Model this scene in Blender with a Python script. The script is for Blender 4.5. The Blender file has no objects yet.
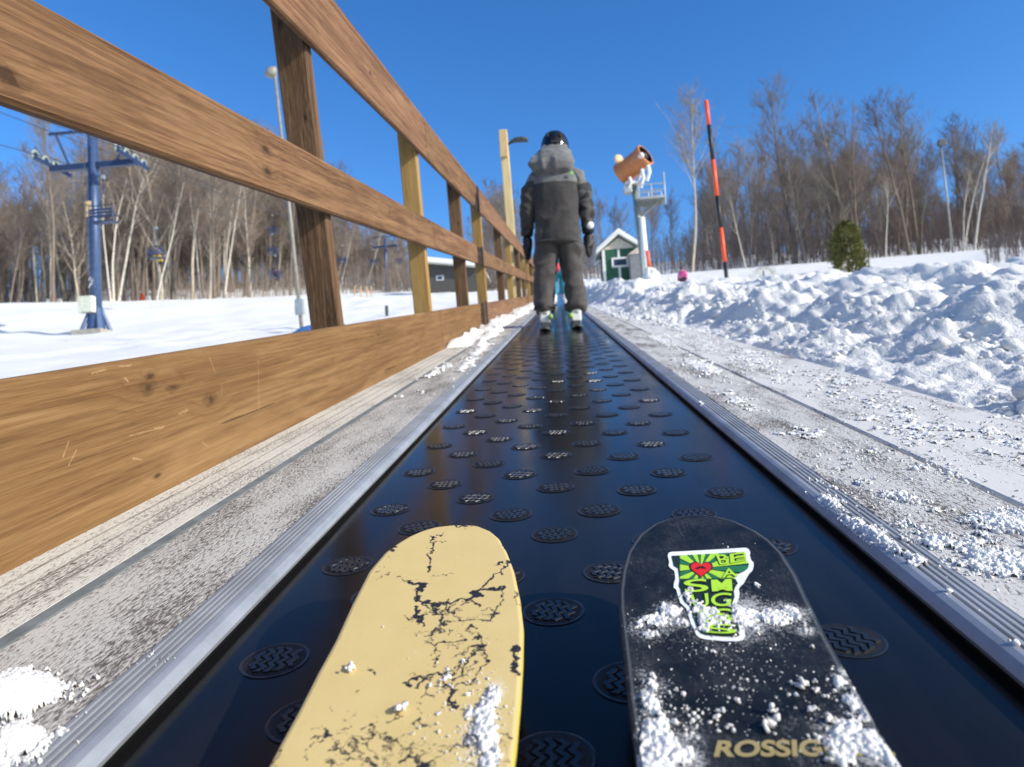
import bpy, bmesh, math, random
import numpy as np
from mathutils import Vector, Matrix, noise as mnoise
random.seed(7); RNG = np.random.default_rng(7)
SC = bpy.context.scene
COL = SC.collection
SLOPE = math.radians(11.0)          # the lift climbs an 11 degree slope; everything is laid out in the slope's own frame
CAMPOS = np.array([0.004, 0.0, 0.304])

# ---------------------------------------------------------------- camera frame
F_PX, CX, CY = 710.0, 512.0, 383.5
def cam_basis():
    d = np.array([558 - CX, CY - 291, -F_PX]); d /= np.linalg.norm(d)
    r = math.radians(3.6)
    z = np.array([-math.sin(r), math.cos(r), 0.0]); z = z - d * (z @ d); z /= np.linalg.norm(z)
    return np.array([np.cross(d, z), d, z])
RC = cam_basis()
def ray(px, py): return RC @ np.array([px - CX, CY - py, -F_PX])
def hit(px, py, ax, val):
    r = ray(px, py); t = (val - CAMPOS[ax]) / r[ax]; return CAMPOS + t * r
UP = np.array([0, math.sin(SLOPE), math.cos(SLOPE)]); FW = np.array([0, math.cos(SLOPE), -math.sin(SLOPE)])
def loc(B, px, py, dy=0.0):
    """local (x, z) of a sight line on the upright plane through base B"""
    B = np.array(B, float); r = ray(px, py); t = ((B - CAMPOS) @ FW + dy) / (r @ FW)
    p = CAMPOS + t * r - B
    return float(p[0]), float(p @ UP)

# ---------------------------------------------------------------- numpy noise
def _h(ix, iy, seed):
    n = (ix.astype(np.int64) * 374761393 + iy.astype(np.int64) * 668265263 + seed * 974634777) & 0xffffffff
    n = ((n ^ (n >> 13)) * 1274126177) & 0xffffffff
    n = (n ^ (n >> 16)) & 0xffffffff
    return n.astype(np.float64) / 4294967295.0
def vn(x, y, seed=0):
    x = np.asarray(x, float); y = np.asarray(y, float)
    ix = np.floor(x); iy = np.floor(y); fx = x - ix; fy = y - iy
    ux = fx**3*(fx*(fx*6-15)+10); uy = fy**3*(fy*(fy*6-15)+10)
    a = _h(ix, iy, seed); b = _h(ix+1, iy, seed); c = _h(ix, iy+1, seed); d = _h(ix+1, iy+1, seed)
    return a + (b-a)*ux + (c-a)*uy + (a-b-c+d)*ux*uy
def fbm(x, y, o=4, seed=0):
    s = 0; a = 0.5; t = 0
    for i in range(o):
        s = s + a*vn(x*2**i + i*17.3, y*2**i + i*9.1, seed+i); t += a; a *= 0.5
    return s/t
def worley_bumps(x, y, seed=0, rmin=0.25, rmax=0.75):
    """rounded chunk bumps, height 0..1 on a jittered unit lattice"""
    ix = np.floor(x); iy = np.floor(y); out = np.zeros_like(x)
    for dx in (-1, 0, 1):
        for dy in (-1, 0, 1):
            cx = ix+dx; cy = iy+dy
            px = cx + _h(cx, cy, seed); py = cy + _h(cx, cy, seed+1); r = rmin + (rmax-rmin)*_h(cx, cy, seed+2)**2
            d2 = ((x-px)**2 + (y-py)**2)/(r*r)
            out = np.maximum(out, np.sqrt(np.clip(1-d2, 0, 1))*r/rmax)
    return out
def sm(a, b, x):
    t = np.clip((np.asarray(x, float)-a)/(b-a), 0, 1); return t*t*(3-2*t)

# ---------------------------------------------------------------- objects
def tag(o, label=None, cat=None, group=None, kind=None):
    if label: o['label'] = label
    if cat: o['category'] = cat
    if group: o['group'] = group
    if kind: o['kind'] = kind
    return o
def link(name, me, mat=None, parent=None, smooth=False):
    o = bpy.data.objects.new(name, me); COL.objects.link(o)
    if mat is not None:
        if not isinstance(mat, (list, tuple)): mat = [mat]
        for m in mat: me.materials.append(m)
    if parent is not None: o.parent = parent
    if smooth:
        me.polygons.foreach_set('use_smooth', [True]*len(me.polygons))
    return o
def empty(name, B=(0, 0, 0), label=None, cat=None, group=None, upright=True, rz=0.0):
    o = bpy.data.objects.new(name, None); COL.objects.link(o); o.empty_display_size = 0.1
    o.location = [float(v) for v in B]
    o.rotation_mode = 'XYZ'
    M = Matrix.Rotation(-SLOPE, 4, 'X') @ Matrix.Rotation(rz, 4, 'Z') if upright else Matrix.Rotation(rz, 4, 'Z')
    o.rotation_euler = M.to_euler()
    tag(o, label, cat, group); return o
def np_mesh(name, V, Fq):
    me = bpy.data.meshes.new(name)
    V = np.asarray(V, np.float32); Fq = np.asarray(Fq, np.int32); n = Fq.shape[1]
    me.vertices.add(len(V)); me.vertices.foreach_set('co', V.ravel())
    me.loops.add(Fq.size); me.loops.foreach_set('vertex_index', Fq.ravel())
    me.polygons.add(len(Fq)); me.polygons.foreach_set('loop_start', np.arange(0, Fq.size, n, dtype=np.int32))
    me.update(calc_edges=True); me.validate(); return me
def grid_faces(nr, nc):
    i = np.arange(nr-1)[:, None]*nc + np.arange(nc-1)[None, :]
    return np.stack([i, i+1, i+nc+1, i+nc], -1).reshape(-1, 4)

class MB:
    """collects shapes and links them as one mesh object"""
    def __init__(s): s.v = []; s.f = []
    def add(s, vs, fs):
        b = len(s.v); s.v += [tuple(map(float, p)) for p in vs]; s.f += [tuple(b+i for i in f) for f in fs]; return s
    def box(s, a, b, jit=0):
        x0, y0, z0 = a; x1, y1, z1 = b
        return s.add([(x0,y0,z0),(x1,y0,z0),(x1,y1,z0),(x0,y1,z0),(x0,y0,z1),(x1,y0,z1),(x1,y1,z1),(x0,y1,z1)],
                     [(0,3,2,1),(4,5,6,7),(0,1,5,4),(1,2,6,5),(2,3,7,6),(3,0,4,7)])
    def tube(s, pts, rad, n=8, cap=True, phase=0.0):
        pts = [Vector(p) for p in pts]
        if not isinstance(rad, (list, tuple)): rad = [rad]*len(pts)
        vs = []; fs = []
        prev = None
        for i, p in enumerate(pts):
            t = (pts[min(i+1, len(pts)-1)] - pts[max(i-1, 0)])
            t = t.normalized() if t.length > 1e-9 else Vector((0, 0, 1))
            if prev is None:
                u = t.cross(Vector((0.31, 0.95, 0.05)))
                if u.length < 0.1: u = t.cross(Vector((1, 0, 0)))
            else: u = prev - t*prev.dot(t)
            u.normalize(); prev = u; w = t.cross(u)
            for k in range(n):
                a = 2*math.pi*k/n + phase; r = rad[i]
                vs.append(p + u*(math.cos(a)*r) + w*(math.sin(a)*r))
        for i in range(len(pts)-1):
            for k in range(n):
                a = i*n+k; b = i*n+(k+1) % n; fs.append((a, b, b+n, a+n))
        if cap:
            fs.append(tuple(range(n-1, -1, -1))); fs.append(tuple((len(pts)-1)*n + k for k in range(n)))
        return s.add(vs, fs)
    def loft(s, rings, cap=True):
        n = len(rings[0]); vs = [p for r in rings for p in r]; fs = []
        for i in range(len(rings)-1):
            for k in range(n):
                a = i*n+k; b = i*n+(k+1) % n; fs.append((a, b, b+n, a+n))
        if cap: fs += [tuple(range(n-1, -1, -1)), tuple((len(rings)-1)*n+k for k in range(n))]
        return s.add(vs, fs)
    def ball(s, c, r, nu=14, nv=9, zmin=-1.0):
        if not isinstance(r, (list, tuple)): r = (r, r, r)
        rings = []
        a0 = math.asin(max(-1, zmin))
        for j in range(nv):
            a = a0 + (math.pi/2 - a0)*j/(nv-1)
            q = max(math.cos(a), 0.02)
            rings.append([(c[0]+r[0]*q*math.cos(2*math.pi*k/nu), c[1]+r[1]*q*math.sin(2*math.pi*k/nu), c[2]+r[2]*math.sin(a)) for k in range(nu)])
        return s.loft(rings)
    def prism(s, poly, y0, y1):
        """poly: (x,z) outline, extruded along y"""
        n = len(poly); vs = [(x, y0, z) for x, z in poly] + [(x, y1, z) for x, z in poly]
        fs = [tuple(range(n)), tuple(range(2*n-1, n-1, -1))] + [(i, i+n, (i+1) % n + n, (i+1) % n) for i in range(n)]
        return s.add(vs, fs)
    def mesh(s, name):
        me = bpy.data.meshes.new(name); me.from_pydata(s.v, [], s.f); me.update()
        bm = bmesh.new(); bm.from_mesh(me); bmesh.ops.recalc_face_normals(bm, faces=bm.faces); bm.to_mesh(me); bm.free()
        return me
    def build(s, name, mat, parent=None, smooth=False, bevel=0.0, label=None, seg=2):
        o = link(name, s.mesh(name), mat, parent, smooth)
        if bevel:
            m = o.modifiers.new('Bevel', 'BEVEL'); m.width = bevel; m.segments = seg; m.limit_method = 'ANGLE'
            if smooth is False: pass
        if label: o['label'] = label
        return o
def bake(o):
    """apply the modifiers of o"""
    dg = bpy.context.evaluated_depsgraph_get(); dg.update()
    me = bpy.data.meshes.new_from_object(o.evaluated_get(dg)); old = o.data
    o.modifiers.clear(); o.data = me
    return o
def remesh(o, vox, smooth_it=4, sub=0):
    m = o.modifiers.new('R', 'REMESH'); m.mode = 'VOXEL'; m.voxel_size = vox; m.use_smooth_shade = True
    if smooth_it: q = o.modifiers.new('S', 'SMOOTH'); q.iterations = smooth_it; q.factor = 0.5
    bake(o); o.data.polygons.foreach_set('use_smooth', [True]*len(o.data.polygons)); return o
def skin(name, pts, edges, rad, mat, parent=None, sub=1):
    me = bpy.data.meshes.new(name); me.from_pydata([tuple(p) for p in pts], edges, []); me.update()
    o = bpy.data.objects.new(name, me); COL.objects.link(o)
    m = o.modifiers.new('Skin', 'SKIN'); m.use_smooth_shade = True
    if sub: o.modifiers.new('Sub', 'SUBSURF').levels = sub
    sl = me.skin_vertices[0].data
    for i, r in enumerate(rad):
        sl[i].radius = r if isinstance(r, (tuple, list)) else (r, r)
        sl[i].use_root = (i == 0)
    bake(o); o.data.materials.clear(); o.data.materials.append(mat)
    o.data.polygons.foreach_set('use_smooth', [True]*len(o.data.polygons))
    if parent is not None: o.parent = parent
    return o
def children(o): return list(o.children)
def copy_tree(o, parent=None):
    c = o.copy(); COL.objects.link(c); c.parent = parent
    for ch in o.children[:]: copy_tree(ch, c)
    return c

# ---------------------------------------------------------------- materials
class N:
    """short node-tree writer"""
    def __init__(s, name):
        s.m = bpy.data.materials.new(name); s.m.use_nodes = True; s.t = s.m.node_tree
        s.t.nodes.clear(); s.out = s.t.nodes.new('ShaderNodeOutputMaterial')
        s.b = s.t.nodes.new('ShaderNodeBsdfPrincipled'); s.t.links.new(s.b.outputs[0], s.out.inputs[0])
    def n(s, typ, **kw):
        nd = s.t.nodes.new(typ)
        for k, v in kw.items(): setattr(nd, k, v)
        return nd
    def put(s, sock, v):
        if v is None: return
        if isinstance(v, bpy.types.NodeSocket): s.t.links.new(v, sock)
        else: sock.default_value = v
    def coord(s, which='Object'): return s.n('ShaderNodeTexCoord').outputs[which]
    def map(s, v, scale=(1, 1, 1), off=(0, 0, 0)):
        m = s.n('ShaderNodeMapping'); s.put(m.inputs['Vector'], v); m.inputs['Scale'].default_value = scale; m.inputs['Location'].default_value = off
        return m.outputs[0]
    def noise(s, v, scale, detail=4, rough=0.5, dist=0.0, out='Fac'):
        q = s.n('ShaderNodeTexNoise'); s.put(q.inputs['Vector'], v); q.inputs['Scale'].default_value = scale
        q.inputs['Detail'].default_value = detail; q.inputs['Roughness'].default_value = rough; q.inputs['Distortion'].default_value = dist
        return q.outputs[out]
    def vor(s, v, scale, feature='F1', out='Distance', rnd=1.0):
        q = s.n('ShaderNodeTexVoronoi', feature=feature); s.put(q.inputs['Vector'], v); q.inputs['Scale'].default_value = scale
        q.inputs['Randomness'].default_value = rnd
        return q.outputs[out]
    def math(s, op, a, b=None, c=None, clamp=False):
        q = s.n('ShaderNodeMath', operation=op, use_clamp=clamp); s.put(q.inputs[0], a); s.put(q.inputs[1], b)
        if c is not None: s.put(q.inputs[2], c)
        return q.outputs[0]
    def ramp(s, f, stops, interp='LINEAR'):
        q = s.n('ShaderNodeValToRGB'); s.put(q.inputs[0], f); e = q.color_ramp.elements; q.color_ramp.interpolation = interp
        while len(e) < len(stops): e.new(0.5)
        for i, (p, c) in enumerate(stops):
            e[i].position = p; e[i].color = (c, c, c, 1) if not isinstance(c, (tuple, list)) else (*c[:3], 1)
        return q.outputs[0]
    def mix(s, f, a, b, blend='MIX'):
        q = s.n('ShaderNodeMix', data_type='RGBA', blend_type=blend); s.put(q.inputs[0], f)
        for sk, v in ((q.inputs[6], a), (q.inputs[7], b)):
            s.put(sk, (*v[:3], 1) if isinstance(v, (tuple, list)) else v)
        return q.outputs[2]
    def sep(s, v):
        q = s.n('ShaderNodeSeparateXYZ'); s.put(q.inputs[0], v); return q.outputs
    def comb(s, x, y, z):
        q = s.n('ShaderNodeCombineXYZ'); s.put(q.inputs[0], x); s.put(q.inputs[1], y); s.put(q.inputs[2], z); return q.outputs[0]
    def attr(s, name): return s.n('ShaderNodeAttribute', attribute_name=name).outputs
    def bump(s, h, strength=0.3, dist=0.01, normal=None):
        q = s.n('ShaderNodeBump'); s.put(q.inputs['Height'], h); q.inputs['Strength'].default_value = strength; q.inputs['Distance'].default_value = dist
        if normal is not None: s.put(q.inputs['Normal'], normal)
        s.put(s.b.inputs['Normal'], q.outputs[0]); return q.outputs[0]
    def set(s, color=None, rough=None, metal=None, **kw):
        if color is not None: s.put(s.b.inputs['Base Color'], (*color[:3], 1) if isinstance(color, (tuple, list)) else color)
        if rough is not None: s.put(s.b.inputs['Roughness'], rough)
        if metal is not None: s.put(s.b.inputs['Metallic'], metal)
        for k, v in kw.items(): s.put(s.b.inputs[k.replace('_', ' ')], v)
        return s.m
def plain(name, c, rough=0.6, metal=0.0, var=0.25, scale=8.0, bump=0.0, **kw):
    q = N(name); v = q.coord()
    f = q.noise(v, scale, 5, 0.6)
    k = q.ramp(f, [(0.3, 1-var), (0.7, 1+var)])
    col = q.mix(1.0, c, k, 'MULTIPLY')
    if bump: q.bump(q.noise(v, scale*6, 3), bump, 0.01)
    return q.set(col, rough, metal, **kw)

def snow_mat(name, fine=True, sss=0.0, base=(0.86, 0.845, 0.805)):
    q = N(name); v = q.coord()
    h1 = q.noise(v, 28, 6, 0.65); h2 = q.noise(v, 170, 3, 0.6)
    h3 = q.noise(v, 75, 4, .7)
    h = q.math('ADD', q.math('ADD', q.math('MULTIPLY', h1, 0.9), q.math('MULTIPLY', h2, 0.3)), q.math('MULTIPLY', h3, .7))
    q.bump(h, 0.75 if fine else 0.35, 0.016 if fine else 0.05)
    col = q.mix(q.noise(v, 3, 4), base, tuple(c*0.95 for c in base))
    q.set(col, 0.55)
    q.b.inputs['Specular IOR Level'].default_value = 0.3
    if sss:
        q.b.inputs['Subsurface Weight'].default_value = sss; q.b.inputs['Subsurface Radius'].default_value = (0.004, 0.006, 0.008); q.b.inputs['Subsurface Scale'].default_value = 1.0
    return q.m
def wood(name, dark, mid, light, axis='Y', ring=38.0, seed=0.0, knots=(), marks=(), contrast=1.0):
    """sawn softwood: fine streaks along the board, thin late-wood lines bending round knots, checks and dents"""
    q = N(name); v = q.coord('Object')
    x, y, z = q.sep(v)
    along, a1, a2 = (y, z, x) if axis == 'Y' else (z, x, y)
    A0 = along; along = q.math('ADD', along, seed)
    def streak(fa, fb, det=3, dist=0.0): return q.noise(q.comb(q.math('MULTIPLY', along, fa), q.math('MULTIPLY', a1, fb), q.math('MULTIPLY', a2, fb)), 1.0, det, .6, dist)
    low = streak(.8, 5.0)
    ph = q.math('ADD', q.math('MULTIPLY', q.math('ADD', a1, q.math('MULTIPLY', a2, .8)), ring), q.math('MULTIPLY', low, 3.4))
    core = None; halo = None
    for ky, kz, kr in knots:
        dy = q.math('MULTIPLY', q.math('SUBTRACT', A0, ky), .42/kr); dz = q.math('MULTIPLY', q.math('SUBTRACT', a1, kz), 1.0/kr)
        d = q.math('SQRT', q.math('ADD', q.math('MULTIPLY', dy, dy), q.math('MULTIPLY', dz, dz)))
        d = q.math('ADD', d, q.math('MULTIPLY', q.math('SUBTRACT', streak(26, 70, 3), .5), 1.5))
        c = q.ramp(d, [(.30, 1.0), (.52, .45), (.80, .32), (1.0, 0.0)]); h = q.ramp(q.math('MULTIPLY', d, .2), [(.1, 1.0), (.75, 0.0)], 'EASE')
        core = c if core is None else q.math('MAXIMUM', core, c); halo = h if halo is None else q.math('MAXIMUM', halo, h)
    if halo is not None: ph = q.math('ADD', ph, q.math('MULTIPLY', halo, 1.3))
    line = q.ramp(q.math('FRACT', ph), [(0, .25), (.12, 0.0), (.62, .15), (.88, 1.0), (.97, .8), (1.0, .25)])
    t = q.math('ADD', q.math('MULTIPLY', streak(1.5, 48.0), .40), q.math('ADD', q.math('MULTIPLY', streak(5.0, 210.0, 4), .36), q.math('MULTIPLY', streak(20.0, 560.0, 3), .24)))
    w = .085/contrast
    col = q.ramp(t, [(.5-w*1.3, dark), (.5, mid), (.5+w*1.5, light)])
    lm = q.ramp(streak(.9, 9.0), [(.38, .15), (.62, .75)])
    col = q.mix(q.math('MULTIPLY', q.math('MULTIPLY', line, lm), .8*contrast), col, tuple(c*.85 for c in dark))
    patch = streak(1.6, 7.0, 5)
    col = q.mix(q.ramp(patch, [(.46, 0.0), (.72, .5)]), col, tuple(a*.7 for a in mid))
    bleach = streak(2.2, 11.0, 4, .6)
    col = q.mix(q.ramp(bleach, [(.52, 0.0), (.75, .55)]), col, light)
    check = q.ramp(streak(1.6, 75.0, 2), [(.235, 1.0), (.275, 0.0)])
    col = q.mix(q.math('MULTIPLY', check, .7*contrast), col, tuple(c*.22 for c in dark))
    if core is not None: col = q.mix(q.math('MULTIPLY', core, .88), col, tuple(c*.42 for c in dark))
    mk = None
    for (ya, za), (yb, zb), wd in marks:
        L2 = (yb-ya)**2+(zb-za)**2; ddy = q.math('SUBTRACT', A0, ya); ddz = q.math('SUBTRACT', a1, za)
        tt = q.math('MULTIPLY', q.math('ADD', q.math('MULTIPLY', ddy, yb-ya), q.math('MULTIPLY', ddz, zb-za)), 1/L2, clamp=True)
        ey = q.math('SUBTRACT', ddy, q.math('MULTIPLY', tt, yb-ya)); ez = q.math('SUBTRACT', ddz, q.math('MULTIPLY', tt, zb-za))
        d = q.math('SQRT', q.math('ADD', q.math('MULTIPLY', ey, ey), q.math('MULTIPLY', ez, ez))); d = q.math('ADD', q.math('MULTIPLY', d, .4/wd), q.math('MULTIPLY', q.math('SUBTRACT', streak(160, 160, 2), .5), 1.1))
        m = q.ramp(d, [(.05, .30), (.42, 0.0)]); mk = m if mk is None else q.math('MAXIMUM', mk, m)
    if mk is not None: col = q.mix(mk, col, (.60, .42, .22))
    q.bump(q.math('SUBTRACT', q.math('SUBTRACT', t, q.math('MULTIPLY', line, .12)), check), .45, .0028)
    q.set(col, 0.74); q.b.inputs['Specular IOR Level'].default_value = 0.25
    return q.m
# ================================================================ ground
def toe(y):
    y = np.asarray(y, float)
    return np.interp(y, [0, 1.0, 1.5, 2.2, 3.0, 4.0, 5.2, 7, 40], [.655, .68, .71, .755, .765, .68, .50, .40, .385]) + 0.05*(fbm(y*2.3, y*0+3.1, 3, 41)-.5)
def ground(x, y, fine=True):
    x = np.asarray(x, float); y = np.asarray(y, float)
    r = np.hypot(x, y)
    az = np.clip(-x/np.maximum(np.abs(y), 1e-3), 0, 1.2)
    # left: ski run falling away from the carpet, then climbing to the woods
    fac = 0.36 + 0.76*np.clip(az, 0, .9)
    zl = -0.30 + 3.45*sm(34, 92, r)*fac + 0.10*(fbm(x*.12, y*.12, 3, 5)-.5)*sm(6, 20, r)
    hill = sm(92, 185, r)*4*sm(.16, .36, az)*(1-.55*sm(.62, .95, az)) + sm(95, 260, r)*3
    zl = zl + hill
    zl = zl + .40*sm(52, 60, r)*(1-sm(62, 72, r))*(fbm(x*.4, y*.4, 3, 12)) + .36*sm(3, 8, r)*(fbm(x*.55, y*.35, 5, 15)-.5) + .05*sm(8, 14, r)*(1-sm(50, 70, r))*(np.abs(fbm(x*1.1+y*.25, y*.16-x*.1, 3, 18)-.5)*2) + .06*sm(2, 5, r)*(1-sm(18, 40, r))*(fbm(x*2.5, y*1.6, 3, 16)-.5)
    # right: heaped chunky bank beside the deck, a dip behind it, then the wood edge
    t = x - toe(y)
    bank = .095*sm(-.02, .13, t) + .10*sm(.05, .9, t) + .02*sm(.8, 2.4, t)
    bank = bank + .19*sm(10, 15, y)*sm(.05, .5, t)*(1-sm(1.2, 2.4, x))
    base = -.085
    dip = sm(4.5, 9, x)*(1-sm(38, 56, r))*.26*(.5+.5*sm(10, 20, y))
    zr = base + bank + .085*sm(.25, .9, t) - dip + .85*sm(40, 62, r) + 2.6*sm(62, 120, r)
    if fine:
        m = sm(-.02, .10, t)*(1-sm(10, 24, x)*.7)
        wx = x + .12*(fbm(x*3, y*3, 2, 61)-.5); wy = y + .12*(fbm(x*3, y*3, 2, 62)-.5)
        big = (fbm(wx*1.5+wy*.35, wy*1.15, 3, 21)-.5)*.20*sm(.15, .9, t)
        ridg = (np.abs(fbm(wx*2.6+wy*.9, wy*2.1, 3, 25)-.5)*2); big = big + (ridg-.28)*.15*sm(.1, .6, t)
        lumps = worley_bumps(wx*3.1, wy*2.7, 31, .25, .7)*.014*sm(.02, .4, t) + (fbm(wx*4.6+wy*1.5, wy*4.0, 5, 33)-.5)*.115*sm(.03, .3, t) + worley_bumps(wx*9, wy*8, 35, .2, .7)*.013 + worley_bumps(wx*18, wy*16, 38, .2, .75)*.010 + worley_bumps(wx*38, wy*35, 39, .2, .75)*.007*(1-sm(3, 9, r))
        lumps = lumps*(.5+.7*sm(.35, .6, fbm(x*1.8, y*1.8, 2, 44)))
        tiny = (fbm(x*22, y*20, 5, 51)-.5)*.034*(1-sm(4, 12, r)) + (fbm(x*55, y*50, 3, 53)-.5)*.014*(1-sm(2, 5, r))
        flat = sm(5, 9, x)
        zr = zr + m*(big*(1-.6*flat) + lumps*(1-.75*flat) + tiny)
    # corridor of the carpet and its decks
    wl = sm(-.81, -.735, x)
    z = np.where(x < 0, zl*(1-wl) + base*wl, np.where(t < 0, base, zr))
    # snow shovelled onto the left deck further up
    if fine:
        s = sm(-.70, -.672, x)*(1-sm(-.51, -.42, x+.10*(fbm(y*3.1, y*0, 2, 71)-.5)))*sm(3.7, 4.4, y)*(1-sm(26, 30, y))
        lum = (fbm(x*9, y*4.5, 4, 75)-.3)*.09 + worley_bumps(x*5, y*3.0, 77, .4, .9)*.03
        z = np.where((x < 0) & (s > 0.02), np.maximum(z, base + s*(.113 + lum*sm(.30, .55, fbm(y*1.7, x*4, 2, 78)))), z)
    return z
def gz(x, y): return float(ground(np.array([x]), np.array([y]), True)[0])

def spaced(a, b, s0, k):
    out = [a]
    while out[-1] < b: out.append(out[-1] + s0 + k*(out[-1]-a))
    return np.array(out)
xr = np.concatenate([np.linspace(.36, 1.9, 190, endpoint=False), spaced(1.9, 170, .0095, .013)])
xl = np.concatenate([-spaced(.70, 170, .02, .03)[::-1], np.linspace(-.69, -.36, 34), np.array([-.2, 0, .2])])
xs = np.concatenate([xl, xr])
ys = np.concatenate([np.array([-60, -30, -12, -5, -2, -1]), np.linspace(-.4, .45, 50, endpoint=False), spaced(.45, 320, .0065, .0095)])
GX, GY = np.meshgrid(xs, ys)
GZ = ground(GX, GY)
M_SNOW = snow_mat('packed snow')
gme = np_mesh('snow_ground', np.stack([GX, GY, GZ], -1).reshape(-1, 3), grid_faces(len(ys), len(xs)))
tag(link('snow_ground', gme, M_SNOW, smooth=True), 'churned white snow covering the slope, heaped into a bank beside the carpet', 'snow', kind='structure')

# loose grains and clods -------------------------------------------------
def ico(sub):
    bm = bmesh.new(); bmesh.ops.create_icosphere(bm, subdivisions=sub, radius=1.0)
    V = np.array([v.co[:] for v in bm.verts]); Fq = np.array([[v.index for v in f.verts] for f in bm.faces]); bm.free(); return V, Fq
ICO = {1: ico(1), 2: ico(2)}
def grains(name, P, S, mat, sub=1, squash=.75, jit=.34, smooth=True, parent=None):
    V, Fq = ICO[sub]; P = np.asarray(P, float); S = np.asarray(S, float); n = len(P)
    ang = RNG.uniform(0, 6.28, n); c, s_ = np.cos(ang), np.sin(ang)
    W = V[None]*(1 + RNG.normal(0, jit, (n, len(V), 1)).clip(-.5, .6))
    W = W*RNG.uniform(.7, 1.3, (n, 1, 3)); W[:, :, 2] *= squash
    X = W[:, :, 0]*c[:, None]-W[:, :, 1]*s_[:, None]; Y = W[:, :, 0]*s_[:, None]+W[:, :, 1]*c[:, None]
    W = np.stack([X, Y, W[:, :, 2]], -1)*S[:, None, None] + P[:, None]
    FF = (Fq[None]+(np.arange(n)*len(V))[:, None, None]).reshape(-1, 3)
    return link(name, np_mesh(name, W.reshape(-1, 3), FF), mat, parent, smooth)
M_GRAIN = snow_mat('loose snow', sss=0.35, base=(.82, .815, .80))
# clods on the bank
n = 3600
yy = .6 + 9.5*RNG.random(n)**1.9; tt = RNG.exponential(.42, n); xx = toe(yy) + tt - .01
ss = np.clip(RNG.lognormal(-5.35, .65, n), .0016, .026)*np.where(tt < .12, .8, 1)
zz = ground(xx, yy) + ss*.25
keep = fbm(xx*2.2, yy*2.2, 2, 91) > .47
tag(grains('snow_clods', np.stack([xx, yy, zz], -1)[keep], ss[keep], M_GRAIN, 2, .8, .14), 'broken snow clods strewn over the snow bank', 'snow', kind='stuff')

# ================================================================ conveyor
def N_belt():
    q = N('black belt rubber'); v = q.coord()
    big = q.noise(v, 2.2, 4); f = q.noise(q.map(v, (1, .35, 1)), 40, 4, .6)
    q.bump(q.math('ADD', big, q.math('MULTIPLY', f, .06)), .25, .004)
    smear = q.noise(q.map(v, (9, 1.2, 1)), 1.0, 5, .65)
    col = q.ramp(smear, [(.35, (.0055, .0055, .006)), (.7, (.015, .0135, .012))])
    q.b.inputs['Specular IOR Level'].default_value = .22
    return q.set(col, q.ramp(q.noise(q.map(v, (6, 1.5, 1)), 1.0, 5, .6), [(.3, .10), (.7, .26)]))
M_BELT = N_belt()
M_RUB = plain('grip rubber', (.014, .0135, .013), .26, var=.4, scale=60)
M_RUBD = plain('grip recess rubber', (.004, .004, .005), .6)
belt = empty('conveyor_belt', (0, 0, 0), 'glossy black rubber belt with rows of round grip discs, running uphill between the rails', 'conveyor belt', upright=False)
nb = 240
bx = np.linspace(-.345, .332, 24); by = np.concatenate([np.linspace(-1.6, 6, 120), np.linspace(6.3, 46, 90)])
BX, BY = np.meshgrid(bx, by)
link('belt_surface', np_mesh('belt_surface', np.stack([BX, BY, .0012*(fbm(BX*3, BY*1.4, 2, 5)-.5)], -1).reshape(-1, 3), grid_faces(len(by), len(bx))), M_BELT, belt, True)
R0 = .0268
def disc_geo(mb, cx, cy):
    n = 28
    def ring(r, z): return [(cx+r*math.cos(2*math.pi*k/n), cy+r*math.sin(2*math.pi*k/n), z) for k in range(n)]
    mb.loft([ring(R0*1.12, .0006), ring(R0*1.08, .0009), ring(R0*1.04, .0008), ring(R0*1.0, .0006)], cap=False)
def disc_ribs(mb, cx, cy):
    pitch, amp, w, per = .0080, .0030, .0024, .0130
    for i in range(-3, 4):
        X0 = i*pitch; L = math.sqrt(max((R0*.83)**2 - X0**2, 0)) - .001
        if L < .006: continue
        npts = max(4, int(2*L/(per/4)))
        lo, hi = [], []
        for k in range(npts+1):
            y = -L+2*L*k/npts; ph = (y/per) % 1.0
            off = amp*(abs(ph-.5)*4-1)
            top = .0020
            lo.append([(cx+X0+off-w-.0006, cy+y, .0008), (cx+X0+off-w, cy+y, top), (cx+X0+off+w, cy+y, top), (cx+X0+off+w+.0006, cy+y, .0008)])
        mb.loft(lo)
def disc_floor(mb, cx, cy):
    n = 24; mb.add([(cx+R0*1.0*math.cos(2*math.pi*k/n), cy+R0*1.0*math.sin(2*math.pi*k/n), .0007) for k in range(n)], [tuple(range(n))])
cells = []
for c in range(-5, 6):
    for k in range(-1, 70):
        x = -.0195 + c*.0611; y = .213 + .09*abs(c) + .2175*k
        if abs(c) == 5: continue
        if y > .22 and y < 15: cells.append((y, x))
cells.sort()
m0 = MB(); disc_geo(m0, 0, 0); disc_ribs(m0, 0, 0); me0 = m0.mesh('grip_disc'); me0.materials.append(M_RUB)
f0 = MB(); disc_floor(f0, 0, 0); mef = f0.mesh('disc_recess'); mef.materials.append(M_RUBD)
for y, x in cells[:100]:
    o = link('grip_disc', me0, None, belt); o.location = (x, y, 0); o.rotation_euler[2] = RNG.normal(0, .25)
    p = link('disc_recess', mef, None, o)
rest = MB(); restf = MB()
for y, x in cells[100:]:
    disc_geo(rest, x, y)
    if y < 8: disc_ribs(rest, x, y)
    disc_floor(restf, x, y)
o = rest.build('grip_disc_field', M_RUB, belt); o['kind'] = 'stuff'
p = restf.build('disc_recess', M_RUBD, o)

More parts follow.
